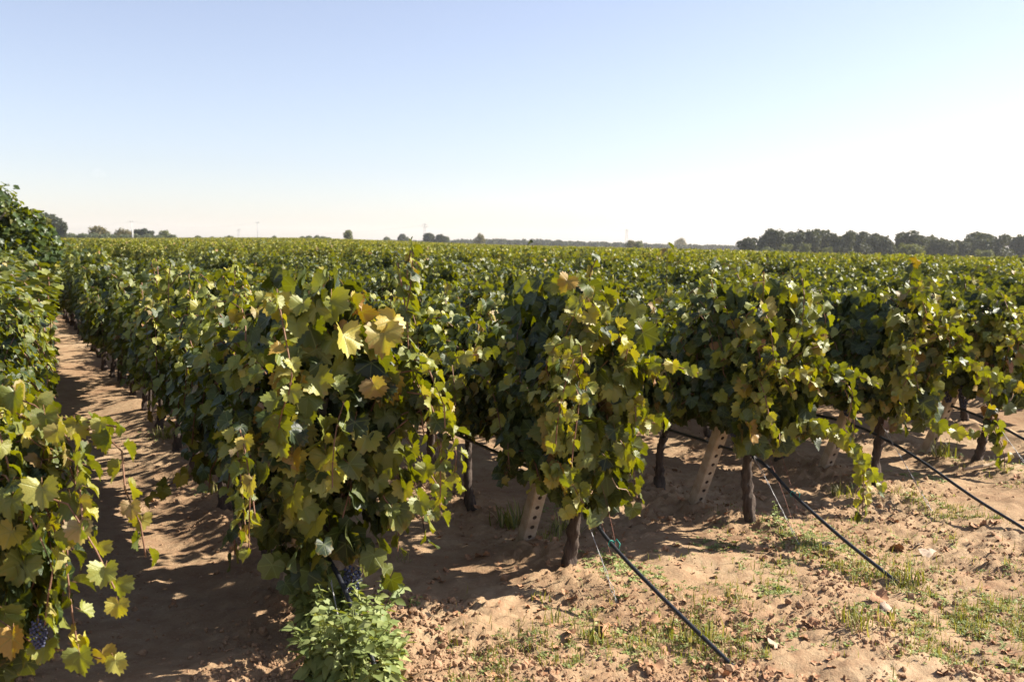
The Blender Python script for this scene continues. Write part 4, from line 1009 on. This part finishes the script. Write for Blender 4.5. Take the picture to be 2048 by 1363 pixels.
for px_, top, w_, kd, D, lab_ in [(1566, 488, 26, 'bush', 285, 'round pale green bush before the windbreak, left one of a pair'), (1606, 491, 22, 'bush', 285, 'smaller round pale bush before the windbreak, right one of the pair'), (1648, 495, 30, 'bush', 285, 'low green bush before the highest windbreak trees'),
                                 (1812, 489, 66, 'bush', 280, 'wide green bush before the windbreak above the yellow shoot'), (1965, 500, 40, 'bush', 270, 'low olive bush near the right edge before the windbreak'), (1530, 494, 30, 'olive', 290, 'grey green bush at the left foot of the windbreak'), (1700, 503, 26, 'bush', 285, 'tiny low bush before the middle of the windbreak')]:
    tree(px_, top, w_, D, kd, lab_, 'bush', 'bushes before the windbreak')
for px_, top, w_, kd, D, lab_ in [(100, 432, 52, 'dark', 330, 'tall dark tree just right of the near fig tree'), (124, 448, 26, 'dark', 330, 'squarish dark tree right of the tall dark one, at far left'), (195, 453, 44, 'brown', 380, 'brownish round tree between the fig tree and the white pole'), (241, 457, 24, 'brown', 380, 'small tree immediately left of the white pole'),
                                 (256, 460, 20, 'brown', 380, 'brown crowned tree touching the white pole'), (284, 458, 34, 'dark', 390, 'dark clump of tree right of the white pole'), (300, 464, 18, 'dark', 390, 'low dark end tree right of the white pole'), (332, 461, 26, 'bush', 390, 'neat dark green dome tree left of the thin pole'),
                                 (694, 463, 20, 'bush', 380, 'single yellow green round tree left of centre on the horizon'), (799, 468, 15, 'dark', 620, 'small peaked bluish tree left of centre'), (772, 473, 14, 'olive', 620, 'tiny tree left of the peaked bluish tree'), (812, 473, 12, 'olive', 620, 'tiny tree right of the peaked bluish tree'),
                                 (856, 469, 26, 'dark', 560, 'flat dark pine at centre left on the horizon'), (877, 470, 22, 'dark', 560, 'second flat dark pine touching the first one'), (892, 473, 10, 'olive', 560, 'small tree right of the two flat pines'), (957, 467, 20, 'brown', 560, 'single olive brown round tree at centre on the horizon'),
                                 (1258, 480, 24, 'brown', 420, 'brown green tree below the far right pylon'), (1274, 482, 22, 'bush', 420, 'green bush touching the tree below the pylon'), (1356, 476, 26, 'brown', 900, 'pale hazy dome tree left of the windbreak'), (548, 471, 12, 'olive', 420, 'small grey bush right of the thin pole')]:
    tree(px_, top, w_, D, kd, lab_, 'far_tree', 'trees on the horizon')
olv = [(145, 466, 26), (165, 466, 24), (190, 466, 26), (212, 466, 24), (228, 469, 20), (248, 468, 24), (272, 467, 24), (296, 468, 24), (318, 469, 20), (345, 469, 20), (395, 471, 16), (425, 473, 14), (457, 471, 18)]
for q, (px_, top, w_) in enumerate(olv): tree(px_, top, w_ * 1.2, 350 + q, 'olive', 'low grey green olive bush in the line at the far left of the field', 'olive_bush', 'low olive bushes at the far left')
for q, (px_, top, w_) in enumerate([(604, 472, 14), (618, 471, 16), (632, 470, 14), (645, 472, 16), (656, 474, 12)]): tree(px_, top, w_ * 1.2, 400 + q, 'olive', 'shrub in the low ragged clump left of the single round tree', 'shrub', 'ragged shrubs left of the round tree')
# far hazy wood: one mass
r_ = np.random.RandomState(77); Ls = []
pos, rt_, sz2 = [], [], []
for px_ in np.arange(720, 1500, 5.5):
    D = r_.uniform(820, 960); X_ = (px_ - 1024) / F * D; z = float(far_z(X_, D)); base = np.interp(px_, [720, 880, 1000, 1100, 1200, 1300, 1500], [5, 9, 14, 13.5, 10, 9, 8]); hpx = base * r_.uniform(.72, 1.05); h_ = H - z + hpx / F * D * 1.0
    w_ = r_.uniform(9, 15) / F * D; n = 260; d = r_.normal(size=(n, 3)); d /= np.linalg.norm(d, axis=1, keepdims=True)
    p_ = np.array([X_, D, z + h_ * .52]) + d * np.array([w_ * .62, w_ * .6, h_ * .48]) * r_.uniform(.7, 1.05, (n, 1)); pos.append(p_); rt_.append(frames(r_.normal(size=(n, 3)), d + r_.normal(0, .5, (n, 3)))); sz2.append(r_.uniform(.7, 1.5, n))
o = obj('far_wood', scatter_mesh('far_wood', FARL, np.vstack(pos), np.vstack(rt_), np.concatenate(sz2), [M_dark], seed=1)); tag(o, 'long hazy blue-green line of far trees on the horizon', 'wood', kind='stuff')

# near broad-leaved (fig-like) tree at the left edge
root = empty('fig_tree', (-10.9, 20.3, 0), 0); tag(root, 'large leafy fig tree rising above the vines at the left edge', 'tree')
parts = [tube([(0, 0, -.05), (.05, 0, .5), (0, .05, 1.1), (.1, 0, 1.8)], [.14, .11, .09, .04], 9)]
r2 = random.Random(4)
for k in range(9):
    a_ = k * .7; parts.append(tube([(0, 0, .4 + .12 * k), (math.cos(a_) * .6, math.sin(a_) * .6, .8 + .14 * k), (math.cos(a_) * 1.3, math.sin(a_) * 1.3, 1.1 + .14 * k)], [.05, .035, .012], 6))
obj('trunk', tri_mesh('fig_trunk', *join(parts), [M_olive_bark], smooth=True), root)
rs = np.random.RandomState(12); n = 13000
lob = np.array([(0, 0, 1.55, 1.05), (.75, -.1, 1.35, .85), (1.35, 0, 1.0, .72), (-.9, 0, 1.4, 1.0), (.5, .6, 1.0, 1.0), (.6, -.7, .9, .85), (1.5, -.5, .62, .55), (.35, -.2, 2.15, .65), (-.5, 0, 2.3, .6), (1.0, .1, 1.85, .45)]); ix = rs.choice(len(lob), n, p=lob[:, 3] ** 2 / (lob[:, 3] ** 2).sum())
d = rs.normal(size=(n, 3)); d /= np.linalg.norm(d, axis=1, keepdims=True); pos = lob[ix, :3] + d * (lob[ix, 3] * (rs.uniform(.5, 1.08, n) + .2 * (vnoise(d[:, 0] * 4 + ix, d[:, 2] * 4) - .5)))[:, None]; pos[:, 2] = pos[:, 2] * .98 + .1; ok = pos[:, 2] > .15; pos = pos[ok]; d = d[ok]; n = len(pos)
rot = frames(d * .4 + rs.normal(0, .5, (n, 3)) + np.array([0, 0, -.5]), d + rs.normal(0, .4, (n, 3)) + np.array([0, 0, .6])); sz = rs.uniform(.055, .10, n)
order = np.argsort(pos @ np.array([.0, 1.0, -.0]) + 20 * 0)
for q in order[:300]:
    o = bpy.data.objects.new('leaf', bpy.data.meshes['fig_leaf_%d' % (q % 3)] if ('fig_leaf_%d' % (q % 3)) in bpy.data.meshes else tri_mesh('fig_leaf_%d' % (q % 3), *MID[q % 3][:2], [M_fig], uv=MID[q % 3][2], smooth=True))
    s_ = sz[q]; o.matrix_basis = Matrix.Translation(pos[q]) @ Matrix(rot[q].tolist()).to_4x4() @ Matrix.Diagonal((s_, s_, s_, 1)); COL.objects.link(o); o.parent = root
rest = order[300:]; tag(obj('crown', scatter_mesh('fig_crown', MID, pos[rest], rot[rest], sz[rest], [M_fig], seed=6, smooth=True), root), kind='stuff')

# ------------------------------------------------------------------ poles, pylons, cables
M_pole = simple('pole_concrete', (.45, .43, .42), (.62, .60, .58), 1, .9, 0); M_steel = simple('pylon_steel', (.30, .31, .32), (.42, .43, .44), 1, .6, 0)
def wpt(px_, py_, D): return Vector(((px_ - 1024) / F * D, D, H - (py_ - hor_y(px_)) / F * D))
def pole(px_, top, D, r0, mat, lab_, thin=None):
    p1 = wpt(px_, top, D); z0 = float(far_z(p1.x, D)); root = empty('utility_pole', (p1.x, p1.y, z0)); tag(root, lab_, 'utility pole', 'utility poles')
    hgt = p1.z - z0; obj('pole', tri_mesh('pole', *tube([(0, 0, -.3), (0, 0, hgt)], [r0, r0 * .6], 8), [mat], smooth=True), root)
    obj('crossarm', tri_mesh('crossarm', *tube([(-.9, .2, hgt - .35), (.9, -.2, hgt - .35)], .07, 5), [M_steel]), root)
pole(264, 441, 350, .13, M_pole, 'whitish concrete pole among the trees at the far left')
pole(514.5, 443, 370, .10, M_steel, 'thin grey pole alone on the horizon left of centre')
x_, y_ = 264, 350
o = obj('concrete_post', tri_mesh('concrete_post', *tube([(0, 0, 0), (0, 0, 4.6)], [.26, .22], 8), [M_pole], smooth=True), loc=tuple(wpt(265.5, 480, 349)[:2]) + (float(far_z(wpt(265.5, 480, 349).x, 349)),)); tag(o, 'thick white post standing against the whitish pole', 'post')
def lattice(px_, top, D, lab_):
    p1 = wpt(px_, top, D); z0 = float(far_z(p1.x, D)); hgt = p1.z - z0; root = empty('pylon', (p1.x, p1.y, z0)); tag(root, lab_, 'pylon', 'lattice pylons'); parts = []; w0, w1 = 2.6, .5
    def leg(sx_, sy_, f): w_ = w0 + (w1 - w0) * f; return Vector((sx_ * w_, sy_ * w_, hgt * f))
    for sx_, sy_ in ((-1, -1), (1, -1), (1, 1), (-1, 1)): parts.append(tube([leg(sx_, sy_, 0), leg(sx_, sy_, 1)], .11, 4))
    for k in range(8):
        f0, f1 = k / 8, (k + 1) / 8
        for (a_, b_) in (((-1, -1), (1, -1)), ((1, -1), (1, 1)), ((1, 1), (-1, 1)), ((-1, 1), (-1, -1))): parts.append(tube([leg(*a_, f0), leg(*b_, f1)], .06, 3)); parts.append(tube([leg(*b_, f0), leg(*a_, f1)], .06, 3))
    obj('mast', tri_mesh('pylon_mast', *join(parts), [M_steel]), root)
    for f, w_ in ((.97, 3.0), (.86, 4.2)): obj('crossarm', tri_mesh('pylon_crossarm', *join([tube([(-w_, 0, hgt * f), (w_, 0, hgt * f)], .14, 4), tube([(-w_, 0, hgt * f), (0, 0, hgt * f - 1.2), (w_, 0, hgt * f)], .08, 4)]), [M_steel]), root)
lattice(847, 447, 1150, 'hazy lattice pylon at centre left on the horizon'); lattice(1248.5, 458, 1300, 'hazy lattice pylon right of centre on the horizon'); lattice(477, 457, 1500, 'faintest lattice pylon left of the thin grey pole')
def cable(pts_, lab_, r0=.02, sag=1.2):
    parts = []
    for a_, b_ in zip(pts_, pts_[1:]):
        a_, b_ = wpt(*a_), wpt(*b_); parts.append(tube([a_.lerp(b_, f) - Vector((0, 0, sag * 4 * f * (1 - f))) for f in np.linspace(0, 1, 13)], r0, 3))
    o = obj('power_cable', tri_mesh('power_cable', *join(parts), [M_steel])); tag(o, lab_, 'cable')
cable([(-60, 452, 340), (264, 442, 350), (514.5, 444, 370)], 'thin power cable sagging between the two utility poles', .018, 2.2)
cable([(477, 462, 1500), (847, 450, 1150), (1248.5, 461, 1300), (1700, 466, 1500)], 'faint high-voltage cable between the hazy pylons', .06, 7)

# ------------------------------------------------------------------ small faint cloud and the haze
m, nt = new_mat('cloud_vapour'); g = NT(nt); out = g.n('ShaderNodeOutputMaterial'); pv = g.n('ShaderNodeVolumePrincipled', i={'Anisotropy': .2}); pv.inputs['Color'].default_value = (1, .95, .95, 1); pv.inputs['Density'].default_value = .0009
g.l(pv.outputs[0], out.inputs['Volume'])
import bmesh
bm = bmesh.new(); cc = wpt(199, 347, 5000)
for (dx_, dz_, r0) in ((0, 0, 26), (-26, -8, 16), (24, -6, 18), (6, 12, 16)):
    bmesh.ops.create_icosphere(bm, subdivisions=3, radius=r0, matrix=Matrix.Translation((dx_, 0, dz_)))
me = bpy.data.meshes.new('cloud'); bm.to_mesh(me); bm.free(); me.materials.append(m)
o = obj('cloud', me, loc=tuple(cc)); tag(o, kind='structure')

m, nt = new_mat('haze_air'); g = NT(nt); out = g.n('ShaderNodeOutputMaterial'); pv = g.n('ShaderNodeVolumePrincipled'); pv.inputs['Color'].default_value = (.93, .96, 1, 1); pv.inputs['Density'].default_value = .00016; pv.inputs['Anisotropy'].default_value = .3
g.l(pv.outputs[0], out.inputs['Volume'])
me = bpy.data.meshes.new('haze'); bm = bmesh.new(); bmesh.ops.create_cube(bm, size=1); bm.to_mesh(me); bm.free(); me.materials.append(m)
o = obj('haze', me, loc=(0, 0, 10), scale=(5400, 5400, 60)); tag(o, kind='stuff')
print('objects', len(COL.objects), 'single vines to', R_SINGLE, 'segments', len(pts))
